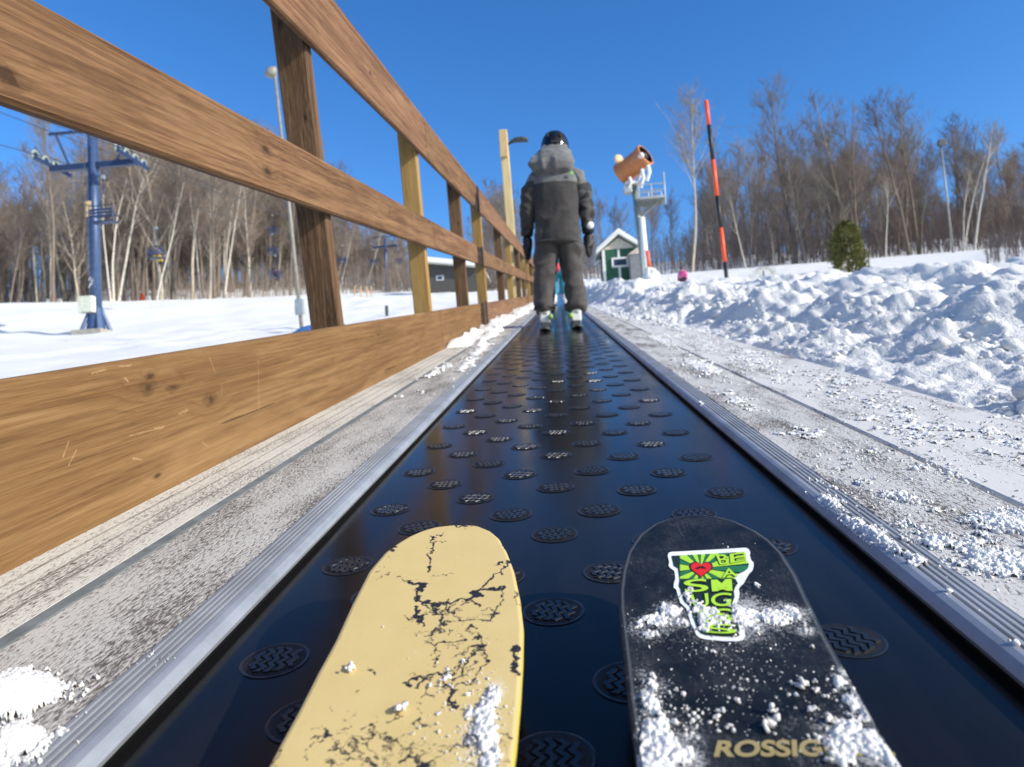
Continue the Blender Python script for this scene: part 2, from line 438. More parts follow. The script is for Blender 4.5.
# aluminium guide rails
def N_alu():
    q = N('weathered aluminium'); v = q.coord()
    s = q.noise(q.map(v, (160, 1.5, 160)), 1.0, 4, .6); d = q.noise(v, 9, 5, .65)
    col = q.mix(q.ramp(d, [(.4, 0.0), (.75, 1.0)]), (.46, .48, .51), (.30, .32, .34))
    q.bump(s, .08, .002)
    return q.set(col, q.ramp(s, [(.3, .42), (.7, .60)]), .55)
M_ALU = N_alu()
def rail(name, sgn, xo, xi, label):
    # cross-section from outer lip over three ribs to the rounded nose beside the belt
    W = abs(xo-xi); pr = [(0, -.01), (0, .0188)]
    for k in range(4):
        a = .002 + k*.0066
        pr += [(a, .0205), (a+.0036, .0208), (a+.0043, .0172), (a+.0060, .0172)]
    pr += [(.029, .0204), (.034, .0202), (.0395, .0182), (W-.0022, .0138), (W, .0105), (W-.001, .0065), (W-.010, .0045), (W-.010, -.01)]
    ysr = np.concatenate([np.linspace(-1.5, 4, 12), np.linspace(5, 45, 30)])
    rings = [[(xo + sgn*a, y, z + .0008*math.sin(y*3)) for a, z in pr] for y in ysr]
    o = MB().loft(rings).build(name, M_ALU); tag(o, label, 'rail'); return o
rail('guide_rail', 1, -.369, -.323, 'ribbed grey aluminium edge rail between the belt and the fence-side planks')
rail('guide_rail', -1, .3545, .3085, 'ribbed aluminium edge rail beside the snow bank, loose snow caught on it')
skm = MB().box((-.37, -1.5, -.07), (-.30, 46, -.012)).box((.29, -1.5, -.07), (.356, 46, -.012)).build('belt_tray', M_RUBD, belt)

# deck planks
def N_frost(name, cover, seed, fcol=(.56, .555, .55), grooves=(), patchy=.55):
    q = N(name); v = q.map(q.coord(), (1, 1, 1), (seed, seed*3, 0)); x, y, z = q.sep(v)
    gr = q.noise(q.comb(q.math('MULTIPLY', x, 190.0), q.math('MULTIPLY', y, 5.0), 0.0), 1.0, 4, .65)
    base = q.ramp(gr, [(.3, (.055, .046, .040)), (.52, (.13, .112, .096)), (.72, (.22, .20, .175))])
    spk = q.noise(q.comb(q.math('MULTIPLY', x, 330.0), q.math('MULTIPLY', y, 105.0), 0.0), 1.0, 2, .65)
    spk2 = q.noise(q.comb(q.math('MULTIPLY', x, 130.0), q.math('MULTIPLY', y, 26.0), 0.0), 1.0, 4, .65)
    cov = q.noise(q.comb(q.math('MULTIPLY', x, 11.0), q.math('MULTIPLY', y, 3.0), 0.0), 1.0, 5, .65)
    far = q.n('ShaderNodeMapRange'); q.put(far.inputs[0], y); far.inputs[1].default_value = .4; far.inputs[2].default_value = 3.2; far.inputs[3].default_value = 0; far.inputs[4].default_value = .14
    s = q.math('ADD', q.math('ADD', q.math('MULTIPLY', spk, .72), q.math('MULTIPLY', spk2, .26)), q.math('ADD', q.math('MULTIPLY', q.math('SUBTRACT', cov, .5), patchy), far.outputs[0]))
    f = q.ramp(s, [(.455-cover, 0.0), (.525-cover, .5), (.62-cover, 1.0)])
    for g in grooves:
        gd = q.math('ABSOLUTE', q.math('SUBTRACT', q.math('SUBTRACT', x, seed), g)); gm = q.math('MULTIPLY', q.ramp(q.math('MULTIPLY', gd, 100.0), [(.10, .8), (.40, 0.0)]), q.ramp(spk2, [(.36, .25), (.6, 1.0)]))
        f = q.math('MULTIPLY', f, q.math('SUBTRACT', 1.0, gm))
    col = q.mix(f, base, fcol)
    q.bump(q.math('ADD', q.math('MULTIPLY', f, 1.0), q.math('MULTIPLY', gr, .4)), .55, .0022)
    return q.set(col, .75)
M_FR1 = N_frost('frosted plank', -.062, 1.3, (.52, .495, .455)); M_FR2 = N_frost('snowy grooved plank', -.015, 4.1, (.62, .59, .525), (-.643, -.610, -.576)); M_FR3 = N_frost('rimed plank', -.04, 7.7, (.56, .55, .525), (), .95); M_FR4 = N_frost('snow crusted plank', .02, 11.2, (.64, .63, .61), (), 1.1)
def plank(name, x0, x1, z, mat, label, grooves=0, y1=45):
    pr = [(x0, -.012), (x0, z-.003), (x0+.003, z)]
    for g in range(grooves):
        c = x0 + (x1-x0)*(g+1)/(grooves+1)
        pr += [(c-.0022, z), (c-.0018, z-.008), (c+.0018, z-.008), (c+.0022, z)]
    pr += [(x1-.001, z), (x1, z-.001), (x1, -.012)]
    o = MB().loft([[(x, y, zz) for x, zz in pr] for y in np.linspace(-1.5, y1, 40)]).build(name, mat); return tag(o, label, 'plank')
plank('walkway_plank', -.5210, -.3700, .0183, M_FR1, 'grey rough plank furred with frost, against the left aluminium rail')
plank('walkway_plank', -.6755, -.5385, .0185, M_FR2, 'whitened grooved plank running along the foot of the fence', 0)
plank('walkway_plank', .3555, .5185, .0183, M_FR3, 'frosted plank against the aluminium rail on the snow bank side')
plank('walkway_plank', .5275, .80, .0188, M_FR4, 'snow crusted plank along the foot of the snow bank')
M_STRIP = plain('galvanised strip', (.17, .19, .195), .65, .1, var=.3, scale=30)
tag(MB().box((-.5383, -1.5, .0), (-.5213, 45, .0186)).build('joint_strip', M_STRIP), 'thin grey metal strip between the two planks near the fence', 'metal strip')

# snow lying on the rails and planks
def scatter_patch(spots, zf):
    P, S = [], []
    for cx, cy, rx, ry, n, s0, pile in spots:
        a = RNG.normal(0, .5, (n, 2)); d = np.hypot(a[:, 0], a[:, 1])
        px = cx + a[:, 0]*rx; py = cy + a[:, 1]*ry
        s = np.clip(RNG.lognormal(math.log(s0), .5, n), s0*.3, s0*3.2)
        z = zf(px, py) + pile*np.exp(-d*d*2.2)*RNG.random(n) + s*.3
        P.append(np.stack([px, py, z], -1)); S.append(s)
    return np.concatenate(P), np.concatenate(S)
def zdeck(px, py): return np.where((px > .3115) & (px < .3545) | (px < -.326) & (px > -.369), .0205-.007*sm(.018, .002, np.abs(px)-.3085), .0185)
def bp(px, py, z=.020):
    h = hit(px, py, 2, z); return h[0], h[1]
def crust(name, label, spots, zf, box, res, seed, hmax=.006, grain=1.0, parent=None, mound=0.0):
    """thin crusted snow: a grainy height sheet that breaks up into islands at its edge"""
    x0, x1, y0, y1 = box; xs_ = np.arange(x0, x1, res); ys_ = np.arange(y0, y1, res); X, Y = np.meshgrid(xs_, ys_)
    fld = np.zeros_like(X)
    for cx, cy, rx, ry, a in spots: fld = np.maximum(fld, a*np.exp(-(((X-cx)/rx)**2+((Y-cy)/ry)**2)*.9))
    g = grain/.0011
    n1 = fbm(X*95*grain, Y*80*grain, 3, seed); n2 = fbm(X*g*.42, Y*g*.42, 2, seed+9); n3 = fbm(X*28, Y*24, 3, seed+5)
    wb = worley_bumps(X*g*.30, Y*g*.30, seed+3, .3, .75)
    h = fld*1.25 + (n1-.5)*1.15 + (n2-.5)*.75 + (n3-.5)*.9 - .52
    hh = np.clip(h, -.12, None); hh = np.where(hh > 0, hh/(np.maximum(hh, 0)+.30), hh)
    Z = zf(X, Y) + mound*sm(.35, 1.6, fld)*(hh > 0)*(.75+.5*n3) + hmax*(hh*.62 + .38*wb*(hh > 0) - .06)
    keep = (hh > -.10); nr, nc = X.shape; F_ = grid_faces(nr, nc); k = keep.ravel(); F_ = F_[(k[F_]).all(1)]
    used = np.unique(F_); mp = -np.ones(nr*nc, np.int64); mp[used] = np.arange(len(used))
    V = np.stack([X, Y, Z], -1).reshape(-1, 3)[used]
    return tag(link(name, np_mesh(name, V, mp[F_]), M_GRAIN, parent, True), label, 'snow', kind='stuff')
zr_ = lambda px, py: zdeck(px, py)+.0
S_ = []
for px, py, rx, ry, a in [(828, 503, .012, .030, 1.0), (868, 535, .012, .045, .85), (800, 491, .008, .012, 1.0), (905, 497, .022, .03, .75), (940, 545, .03, .04, .6), (1000, 560, .035, .05, .95), (1015, 520, .04, .05, .8), (890, 548, .012, .03, .75), (915, 560, .014, .02, .8), (870, 480, .02, .03, .5), (845, 520, .01, .06, .7)]:
    x, y = bp(px, py); S_.append((x, y, rx, ry, a))
crust('snow_crust', 'broken crust of snow lying across the right rail and rimed plank', S_, zr_, (.3120, .58, .46, 1.15), .0012, 300, .0085)
S_ = [(x, y, rx, ry, a) for (px, py, rx, ry, a) in [(700, 365, .04, .35, .7), (660, 340, .04, .5, .7), (740, 400, .03, .2, .5), (800, 430, .03, .12, .5)] for x, y in [bp(px, py)]] + [(.67+.05*math.sin(k*2.1), .7+k*.30, .08, .26, .50) for k in range(12)]
crust('snow_crust', 'patchy snow crust over the plank below the snow bank', S_, zr_, (.36, .80, .60, 4.4), .0030, 320, .0085, .6)
S_ = [(x, y, rx, ry, a) for (px, py, rx, ry, a) in [(2, 702, .034, .034, 1.7), (34, 694, .018, .022, 1.1), (12, 745, .024, .024, 1.1)] for x, y in [bp(px, py)]]
crust('snow_crust', 'small heap of snow on the frosted plank left of the belt', S_, lambda a, b: zdeck(a, b)+.0, (-.54, -.328, .33, .56), .0011, 340, .0085, 1.1, None, .018)
S_ = [(x, y, rx, ry, a) for (px, py, rx, ry, a) in [(468, 364, .022, .25, .95), (440, 370, .03, .25, .8), (480, 350, .03, .5, .9)] for x, y in [bp(px, py)]]
crust('snow_crust', 'patch of snow on the left plank further up beside the rail', S_, lambda a, b: zdeck(a, b), (-.53, -.335, 2.1, 5.2), .0040, 360, .016, .4)
sp = []
for (px, py, rx, ry, n, s0, pile) in [(828, 505, .022, .035, 60, .0014, .003), (870, 540, .02, .05, 60, .0013, .002), (905, 500, .035, .05, 70, .0013, .001), (985, 560, .05, .06, 120, .0014, .001), (980, 640, .02, .06, 26, .0014, 0), (930, 590, .015, .05, 26, .0014, 0), (860, 452, .05, .12, 60, .0016, 0), (700, 370, .06, .35, 80, .0028, .002), (940, 470, .05, .1, 70, .0016, 0), (700, 404, .008, .02, 12, .004, .002)]:
    x, y = bp(px, py); sp.append((x, y, rx, ry, n, s0, pile))
P, S = scatter_patch(sp, zdeck)
kp = P[:, 0] > .315
tag(grains('snow_crumbs', P[kp], S[kp], M_GRAIN), 'scattered snow crumbs on the right rail and planks', 'snow', kind='stuff')
# ================================================================ fence
def kb(cx, cy):
    p = hit(80+cx/5.12, 340+cy/5.12, 0, -.675); return (float(p[1]), float(p[2]))
MARKS = [(kb(a, b), kb(c, d), w) for a, b, c, d, w in [(910,105,915,360,.0016), (660,90,690,165,.0015), (725,230,720,290,.0012), (228,195,246,216,.0022), (250,490,420,448,.0012), (380,456,424,446,.0030), (505,378,548,362,.0026), (620,520,652,546,.0014), (268,606,312,612,.002), (-60,640,-20,560,.0014), (-90,600,-60,520,.0014), (60,170,130,150,.0022), (200,135,260,128,.002)]]
M_WK = wood('kickboard pine', (.118, .058, .020), (.195, .104, .039), (.275, .162, .070), 'Y', 34, 0.0, [(*kb(348, 246), .013), (*kb(474, 240), .010), (*kb(356, 185), .008), (*kb(668, 302), .014), (*kb(392, 696), .006), (2.62, .19, .008), (3.3, .11, .007)], MARKS, 1.0)
M_WR = wood('weathered rail pine', (.084, .040, .017), (.192, .101, .045), (.30, .175, .086), 'Y', 62, 3.7, [(.903, .625, .020), (1.728, .692, .017), (1.725, .640, .015), (3.0, .68, .009), (5.3, 1.19, .012), (4.8, .64, .01)], [], 1.15)
M_WR2 = wood('reddish rail pine', (.094, .044, .021), (.208, .108, .053), (.305, .178, .093), 'Y', 54, 9.1, [(2.87, 1.20, .012), (3.45, 1.14, .009), (4.9, .66, .01), (5.6, .16, .01)], [], 1.1)
M_WD = wood('dark post pine', (.052, .027, .013), (.130, .072, .035), (.22, .130, .066), 'Z', 90, 2.0, [(1.15, -.77, .010), (.88, -.73, .009)], [], 1.2)
M_WP = wood('fresh post pine', (.24, .13, .036), (.36, .215, .068), (.46, .30, .115), 'Z', 50, 6.0, [], [], .8)
M_STEEL = plain('dark strap steel', (.05, .052, .058), .45, .6)
fence = empty('wooden_fence', (0, 0, 0), 'brown timber rail fence with a deep kickboard along the left of the carpet', 'fence', upright=False)
def board(name, x0, x1, y0, y1, z0, z1, mat, label=None, bow=.0):
    n = max(3, int((y1-y0)/.35)); mb = MB(); rings = []
    for i in range(n+1):
        y = y0+(y1-y0)*i/n; dz = bow*math.sin(y*1.3+z0*9)*.4; dx = bow*math.sin(y*.9+z0*5)*.5; c = .006
        pr = [(x0+c, z0), (x1-c, z0), (x1, z0+c), (x1, z1-c), (x1-c, z1), (x0+c, z1), (x0, z1-c), (x0, z0+c)]
        rings.append([(x+dx, y, z+dz) for x, z in pr])
    o = mb.loft(rings).build(name, mat, fence); 
    if label: o['label'] = label
    return o
XF0, XF1 = -.701, -.675
cuts = [-1.5, 4.05, 6.64, 12.4, 18.8, 25.0, 33.0]
for i in range(len(cuts)-1):
    a, b = cuts[i]+.004, cuts[i+1]-.004
    board('kickboard', XF0, XF1, a, b, .004, .2445, M_WK if i <= 1 else M_WR2 if i == 2 else M_WR, 'yellow brown kickboard with knots and scratches' if i == 0 else None, .002)
    board('middle_rail', XF0, XF1, a, b, .591, .746, M_WR if i % 2 == 0 else M_WR2, None, .003)
    board('top_rail', XF0, XF1, a, b, 1.085, 1.289, M_WR2 if i % 2 == 0 else M_WR, None, .003)
    board('cap_rail', XF0-.006, XF1-.006, a, b, 1.292, 1.322, M_WR2, None, .004)
for z0, z1 in ((.012, .256), (.578, .760), (1.072, 1.303)):
    MB().box((XF1+.001, 6.60, z0), (XF1+.009, 6.69, z1)).build('strap', M_STEEL, fence, bevel=.002)
posts = [(y_*1.044, p_, l_) for y_, p_, l_ in [(.30, 0, -.012), (2.15, 0, -.065), (3.74, 1, -.04), (5.34, 0, -.03), (6.78, 1, -.04), (9.1, 0, 0), (10.9, 1, -.01), (13.2, 0, 0), (15.3, 1, 0), (17.6, 1, 0), (19.8, 0, 0), (22, 1, 0), (24.4, 0, 0), (27, 1, 0), (29.6, 0, 0)]]
for y, pale, lean in posts:
    d = .058; x1 = XF0-.002; x0 = x1-.094; mb = MB(); rings = []; c = .005
    for z in np.linspace(-.5, 1.287, 12):
        dx = lean*(z-.6)*.5*0; dy = .012*math.sin(z*1.2+y)*0 
        pr = [(x0+c, y), (x1-c, y), (x1, y+c), (x1, y+d-c), (x1-c, y+d), (x0+c, y+d), (x0, y+d-c), (x0, y+c)]
        rings.append([(a, b+lean*(z-.25), z) for a, b in pr])
    o = mb.loft(rings).build('post', M_WP if pale else M_WD, fence)
    o['label'] = 'pale new yellow pine post' if pale else 'dark weathered post'
MB().tube([(XF0-.055, 3.900, .512), (XF0-.055, 3.906, .512)], .016, 12).build('knot', plain('knot wood', (.05, .022, .01), .7), fence)
# ================================================================ the two skis in front
def ski_z(y): 
    y = np.asarray(y, float); return .030 + .060*np.clip(y/.665, 0, 2)**1.8
def on_ski(px, py, lift=0.0):
    """where a sight line meets the rising ski top"""
    r = ray(px, py); y = .5
    for _ in range(40):
        zt = float(ski_z(y))+lift; t = (zt-CAMPOS[2])/r[2]; y = float(np.clip(CAMPOS[1]+t*r[1], -1, .72))
    return np.array([CAMPOS[0]+t*r[0], y, zt])
def resamp(P, n):
    P = np.asarray(P); d = np.r_[0, np.cumsum(np.hypot(*np.diff(P[:, :2], axis=0).T))]
    s = np.linspace(0, d[-1], n); return np.stack([np.interp(s, d, P[:, k]) for k in range(P.shape[1])], -1)
def smooth_poly(P, it=6):
    P = P.copy()
    for _ in range(it): P[1:-1] = .5*P[1:-1] + .25*(P[2:]+P[:-2])
    return P
OUT_A = ((590, 72), [(545, 73), (500, 78), (465, 88), (430, 103), (395, 124), (360, 150), (315, 203), (265, 300), (220, 400), (165, 500), (115, 600), (60, 700), (25, 767)],
         [(628, 75), (660, 88), (686, 110), (708, 148), (728, 200), (745, 280), (754, 360), (752, 450), (745, 560), (732, 700), (722, 767)], (260, 500))
OUT_B = ((262, 44), [(225, 48), (190, 55), (155, 68), (110, 100), (77, 150), (61, 205), (54, 260), (55, 310), (62, 380), (70, 450), (78, 530), (88, 620), (100, 700), (108, 767)],
         [(300, 44), (345, 48), (390, 60), (450, 88), (490, 115), (525, 150), (567, 215), (606, 300), (650, 390), (700, 480), (750, 570), (800, 660), (850, 740), (868, 767)], (600, 500))
def build_ski(spec, label, m_top, m_side, m_base, tailx):
    tip, Lp, Rp, org = spec; k = 2.872
    P = lambda q: on_ski(org[0]+q[0]/k, org[1]+q[1]/k)
    L = np.array([P(tip)] + [P(q) for q in Lp]); R = np.array([P(tip)] + [P(q) for q in Rp])
    def extend(E, sx):   # waist and tail behind the picture
        w = .052
        pts = [(tailx+sx*(w+.012), .12), (tailx+sx*(w+.003), -.1), (tailx+sx*w, -.35), (tailx+sx*(w+.004), -.65), (tailx+sx*(w+.010), -.95), (tailx+sx*(w-.004), -1.06), (tailx, -1.085)]
        return np.vstack([E, [[x, y, 0] for x, y in pts]])
    nF = 620
    Lf = smooth_poly(resamp(L, nF), 25); Rf = smooth_poly(resamp(R, nF), 25)
    Lb = resamp(extend(L, -1)[len(L)-1:], 90)[1:]; Rb = resamp(extend(R, 1)[len(R)-1:], 90)[1:]
    L = np.vstack([Lf, Lb]); R = np.vstack([Rf, Rb]); n = len(L); m = 150
    u = np.linspace(0, 1, m)
    X = L[:, None, 0]*(1-u) + R[:, None, 0]*u; Y = L[:, None, 1]*(1-u) + R[:, None, 1]*u
    edge = np.minimum(u, 1-u)[None]*np.abs(R[:, :1]-L[:, :1])
    lip = -.0008*(1-sm(0, .0022, edge))
    Z = ski_z(Y) + np.where(Y < 0, 0, 0) + lip
    root = empty('ski', (0, 0, 0), label, 'ski', 'pair of skis at the camera', upright=False)
    top = link('topsheet', np_mesh('topsheet', np.stack([X, Y, Z], -1).reshape(-1, 3), grid_faces(n, m)[:, ::-1]), m_top, root, True)
    T = .0085
    loop = np.vstack([L, R[::-1]]); lz = ski_z(loop[:, 1])-.0008
    cen = np.array([tailx, 0])
    rows = []
    for dz, ins in ((0, 0), (-.002, -.0006), (-T+.002, -.0006), (-T, .001)):
        q = loop.copy(); nx = np.where(np.arange(len(loop)) < n, 1, -1)*ins
        rows.append(np.stack([q[:, 0]+nx, q[:, 1], lz+dz], -1))
    V = np.vstack(rows); k2 = len(loop); i = np.arange(k2)
    Fs = np.vstack([np.stack([r*k2+i, r*k2+(i+1) % k2, (r+1)*k2+(i+1) % k2, (r+1)*k2+i], -1) for r in range(3)])
    link('sidewall', np_mesh('sidewall', V, Fs), m_side, root, True)
    link('base', np_mesh('base', np.stack([X, Y, ski_z(Y)-.0016-T], -1)[::4, ::10].reshape(-1, 3), grid_faces(len(X[::4]), len(u[::10]))), m_base, root, True)
    return root, top, np.stack([X, Y, Z], -1).reshape(-1, 3)
# --- yellow ski: printed crackle held as a distance field on the topsheet
def crack_field(V):
    k = 2.872; org = (260, 500)
    S = [([(490,100),(495,125),(488,150),(492,180),(488,205)],5), ([(505,118),(525,120)],3), ([(510,105),(515,100)],3), ([(362,165),(366,168)],3), ([(345,205),(352,207)],4), ([(366,215),(376,210)],4), ([(352,190),(354,192)],3), ([(342,218),(345,222)],3), ([(372,135),(385,147)],9),
      ([(398,218),(405,220)],4), ([(415,225),(440,235),(470,240),(455,265),(465,285),(490,298),(520,300),(560,292),(600,280),(640,250),(680,210),(715,170)],5.5), ([(505,216),(550,216)],2.5), ([(436,230),(470,238),(468,262)],8),
      ([(560,292),(600,282),(625,266),(650,258),(690,255)],8), ([(612,262),(630,272)],11), ([(690,255),(697,285),(685,320),(655,352)],4.5), ([(610,288),(625,305)],7),
      ([(450,300),(460,330),(448,350),(465,365)],8), ([(500,303),(520,335),(510,355),(545,352)],6), ([(520,335),(560,300)],5), ([(545,310),(555,325),(575,312)],5), ([(585,300),(600,292)],6), ([(560,330),(590,348)],3.5), ([(478,320),(500,322)],3), ([(470,292),(500,330)],4),
      ([(482,382),(496,377)],4), ([(470,402),(490,412),(500,438)],5), ([(520,412),(555,402),(592,400)],5), ([(500,418),(535,408)],3.5), ([(540,420),(575,412)],3), ([(512,450),(510,470)],5),
      ([(615,395),(640,393),(637,430),(610,440),(588,455),(570,490),(555,520),(550,550)],5), ([(550,552),(578,532),(612,508),(640,470),(647,425)],5), ([(600,420),(645,420)],6), ([(545,550),(548,580),(560,588)],9),
      ([(415,521),(440,515),(470,505),(500,500),(548,492)],8), ([(420,520),(440,522)],10), ([(490,512),(485,540),(497,565)],4.5), ([(460,560),(485,540)],5), ([(575,480),(590,455)],5), ([(530,578),(562,585)],7),
      ([(150,692),(188,670)],5), ([(128,740),(150,710),(185,690)],4.5), ([(238,705),(270,682),(312,690),(300,722),(332,742)],4), ([(310,652),(322,640),(336,655)],5), ([(240,720),(255,750),(290,745),(350,765)],4.5), ([(392,750),(420,742),(450,752)],7), ([(450,757),(500,740),(560,700),(612,663),(652,638)],6),
      ([(262,700),(280,735)],4), ([(205,590),(212,604)],3), ([(250,605),(262,600)],3), ([(278,546),(282,550)],4), ([(308,482),(316,486)],5), ([(320,495),(330,500)],5), ([(440,600),(455,610)],6), ([(452,580),(456,590)],5), ([(640,650),(675,690),(660,740)],5), ([(345,712),(352,705)],5), ([(380,632),(400,622)],4),
      ([(740,418),(728,470),(740,505)],7), ([(676,186),(690,175)],7), ([(688,122),(700,135)],6), ([(568,74),(592,80)],4), ([(720,465),(724,490)],7), ([(742,260),(746,300)],3)]
    rw = random.Random(77)          # thin broken branches between the main strokes
    for (a, b, ra, rb, nn) in [(300, 700, 130, 70, 34), (480, 735, 130, 40, 18), (560, 325, 70, 34, 16), (600, 430, 50, 60, 14), (500, 540, 60, 40, 8), (640, 700, 50, 60, 12), (250, 850, 250, 90, 40), (500, 380, 60, 40, 6)]:
        for _ in range(nn):
            x, y = rw.gauss(a, ra*.55), rw.gauss(b, rb*.55); an = rw.uniform(0, 6.28); P_ = [(x, y)]
            for _ in range(rw.randint(2, 5)):
                an += rw.gauss(0, .6); st_ = rw.uniform(7, 20); x += math.cos(an)*st_; y += math.sin(an)*st_*.75; P_.append((x, y))
            S.append((P_, rw.choice([1.6, 2.2, 3.0, 4.2, 5.5])))
    d = np.full(len(V), 1.0); Q = V[:, :2]
    wob = np.stack([fbm(Q[:, 0]*160, Q[:, 1]*160, 3, 201), fbm(Q[:, 0]*160, Q[:, 1]*160, 3, 202)], -1)-.5
    wob2 = np.stack([fbm(Q[:, 0]*500, Q[:, 1]*500, 2, 203), fbm(Q[:, 0]*500, Q[:, 1]*500, 2, 204)], -1)-.5
    Qw = Q + wob*.011 + wob2*.003
    for pts, w in S:
        W = [on_ski(org[0]+a/k, org[1]+b/k)[:2] for a, b in pts]; W = np.array(W)
        scale = np.linalg.norm(on_ski(org[0]+pts[0][0]/k+1, org[1]+pts[0][1]/k)[:2]-W[0])/k
        hw = w*scale*.76
        for a, b in zip(W[:-1], W[1:]):
            ab = b-a; L2 = max(ab @ ab, 1e-12); t = np.clip(((Qw-a) @ ab)/L2, 0, 1)
            d = np.minimum(d, np.linalg.norm(Qw-a-t[:, None]*ab, axis=1)-hw)
    # blotchy crackle where the print is worn most
    for (a, b, ra, rb, th) in [(480, 730, 120, 60, .68), (620, 700, 60, 90, .68), (300, 900, 260, 110, .66)]:
        c = on_ski(org[0]+a/k, org[1]+b/k)[:2]; ex = abs(on_ski(org[0]+(a+ra)/k, org[1]+b/k)[0]-c[0]); ey = abs(on_ski(org[0]+a/k, org[1]+(b+rb)/k)[1]-c[1]) + 1e-4
        e = np.exp(-((Q[:, 0]-c[0])/ex)**2-((Q[:, 1]-c[1])/ey)**2)
        rd = 1-np.abs(fbm(Q[:, 0]*75+.2*Q[:, 1]*60, Q[:, 1]*60, 4, 210)-.5)*4
        bl = fbm(Q[:, 0]*120, Q[:, 1]*95, 4, 214)
        f = (rd*.75+bl*.25)*e
        d = np.minimum(d, (th-.16-f)*.02)
    return d
def M_yellow():
    q = N('yellow ski topsheet'); v = q.coord(); f = q.attr('crack')[2]
    nz = q.noise(v, 900, 3, .7)
    ff = q.math('ADD', f, q.math('MULTIPLY', q.math('SUBTRACT', nz, .5), .0028))
    k = q.ramp(q.math('ADD', q.math('MULTIPLY', ff, 400.0), .5), [(.38, 1.0), (.62, 0.0)])
    soft = q.noise(v, 26, 5, .6)
    base = q.mix(soft, (.60, .45, .18), (.69, .53, .235))
    scr = q.noise(q.map(v, (900, 40, 1)), 1.0, 3, .6)
    base = q.mix(q.ramp(scr, [(.6, 0.0), (.8, .25)]), base, (.42, .28, .09))
    scuff = q.ramp(q.noise(v, 210, 5, .7), [(.62, 0.0), (.72, .35)])
    base = q.mix(scuff, base, (.40, .30, .14))
    col = q.mix(k, base, (.022, .022, .024))
    fz = q.math('ADD', q.math('MULTIPLY', q.attr('frost')[2], .28), q.math('ADD', q.math('MULTIPLY', q.noise(v, 1050, 2, .6), .62), q.math('MULTIPLY', q.noise(v, 380, 2, .6), .30)))
    col = q.mix(q.ramp(fz, [(.60, 0.0), (.72, .55), (.86, .92)]), col, (.80, .80, .79))
    q.bump(q.math('ADD', q.math('MULTIPLY', nz, .3), q.math('MULTIPLY', k, -.6)), .15, .0006)
    return q.set(col, q.math('ADD', .30, q.math('MULTIPLY', soft, .2)))
M_YEDGE = plain('yellow sidewall', (.72, .55, .10), .3, var=.12)
M_DARKBASE = plain('ski base', (.012, .012, .013), .4)
ski_a, top_a, VA = build_ski(OUT_A, 'wide yellow ski tip with black crackled print, on the left', M_yellow(), M_YEDGE, M_DARKBASE, -.103)
at = top_a.data.attributes.new('crack', 'FLOAT', 'POINT'); at.data.foreach_set('value', crack_field(VA).astype(np.float32))
def M_black():
    q = N('black ski topsheet'); v = q.coord(); x, y, z = q.sep(v)
    dust = q.noise(v, 34, 6, .7); fine = q.noise(v, 520, 4, .75)
    s1 = q.noise(q.map(v, (240, 30, 1)), 1.0, 3, .7, 2.0); s2 = q.noise(q.map(v, (26, 300, 1), (.3, .2, 0)), 1.0, 2, .6, 1.5)
    scr = q.math('MAXIMUM', q.ramp(q.math('ABSOLUTE', q.math('SUBTRACT', s1, .5)), [(0, .55), (.012, 0.0)]), q.ramp(q.math('ABSOLUTE', q.math('SUBTRACT', s2, .47)), [(0, .35), (.010, 0.0)]))
    scr = q.math('MULTIPLY', scr, q.ramp(dust, [(.42, 0.0), (.62, 1.0)]))
    base = q.ramp(dust, [(.3, (.006, .0075, .009)), (.75, (.018, .020, .022))])
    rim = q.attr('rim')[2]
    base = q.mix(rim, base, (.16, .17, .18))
    col = q.mix(scr, base, (.20, .21, .22))
    spk = q.ramp(fine, [(.70, 0.0), (.76, .7)])
    col = q.mix(spk, col, (.45, .46, .48))
    fz = q.math('ADD', q.math('MULTIPLY', q.attr('frost')[2], .28), q.math('ADD', q.math('MULTIPLY', q.noise(v, 1050, 2, .6), .62), q.math('MULTIPLY', q.noise(v, 380, 2, .6), .30)))
    col = q.mix(q.ramp(fz, [(.60, 0.0), (.72, .55), (.86, .92)]), col, (.80, .80, .79))
    q.bump(fine, .12, .0006)
    q.b.inputs['Specular IOR Level'].default_value = .28
    return q.set(col, q.ramp(dust, [(.3, .24), (.7, .46)]))
M_BEDGE = plain('dark sidewall', (.05, .05, .045), .35)
ski_b, top_b, VB = build_ski(OUT_B, 'black ski tip with a green state-shaped sticker and gold lettering, on the right', M_black(), M_BEDGE, M_DARKBASE, .098)
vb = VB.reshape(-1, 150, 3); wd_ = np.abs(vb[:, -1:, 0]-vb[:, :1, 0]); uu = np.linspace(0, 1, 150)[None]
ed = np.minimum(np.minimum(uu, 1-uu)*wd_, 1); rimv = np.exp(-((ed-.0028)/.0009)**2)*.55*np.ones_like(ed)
at = top_b.data.attributes.new('rim', 'FLOAT', 'POINT'); at.data.foreach_set('value', rimv.ravel().astype(np.float32))

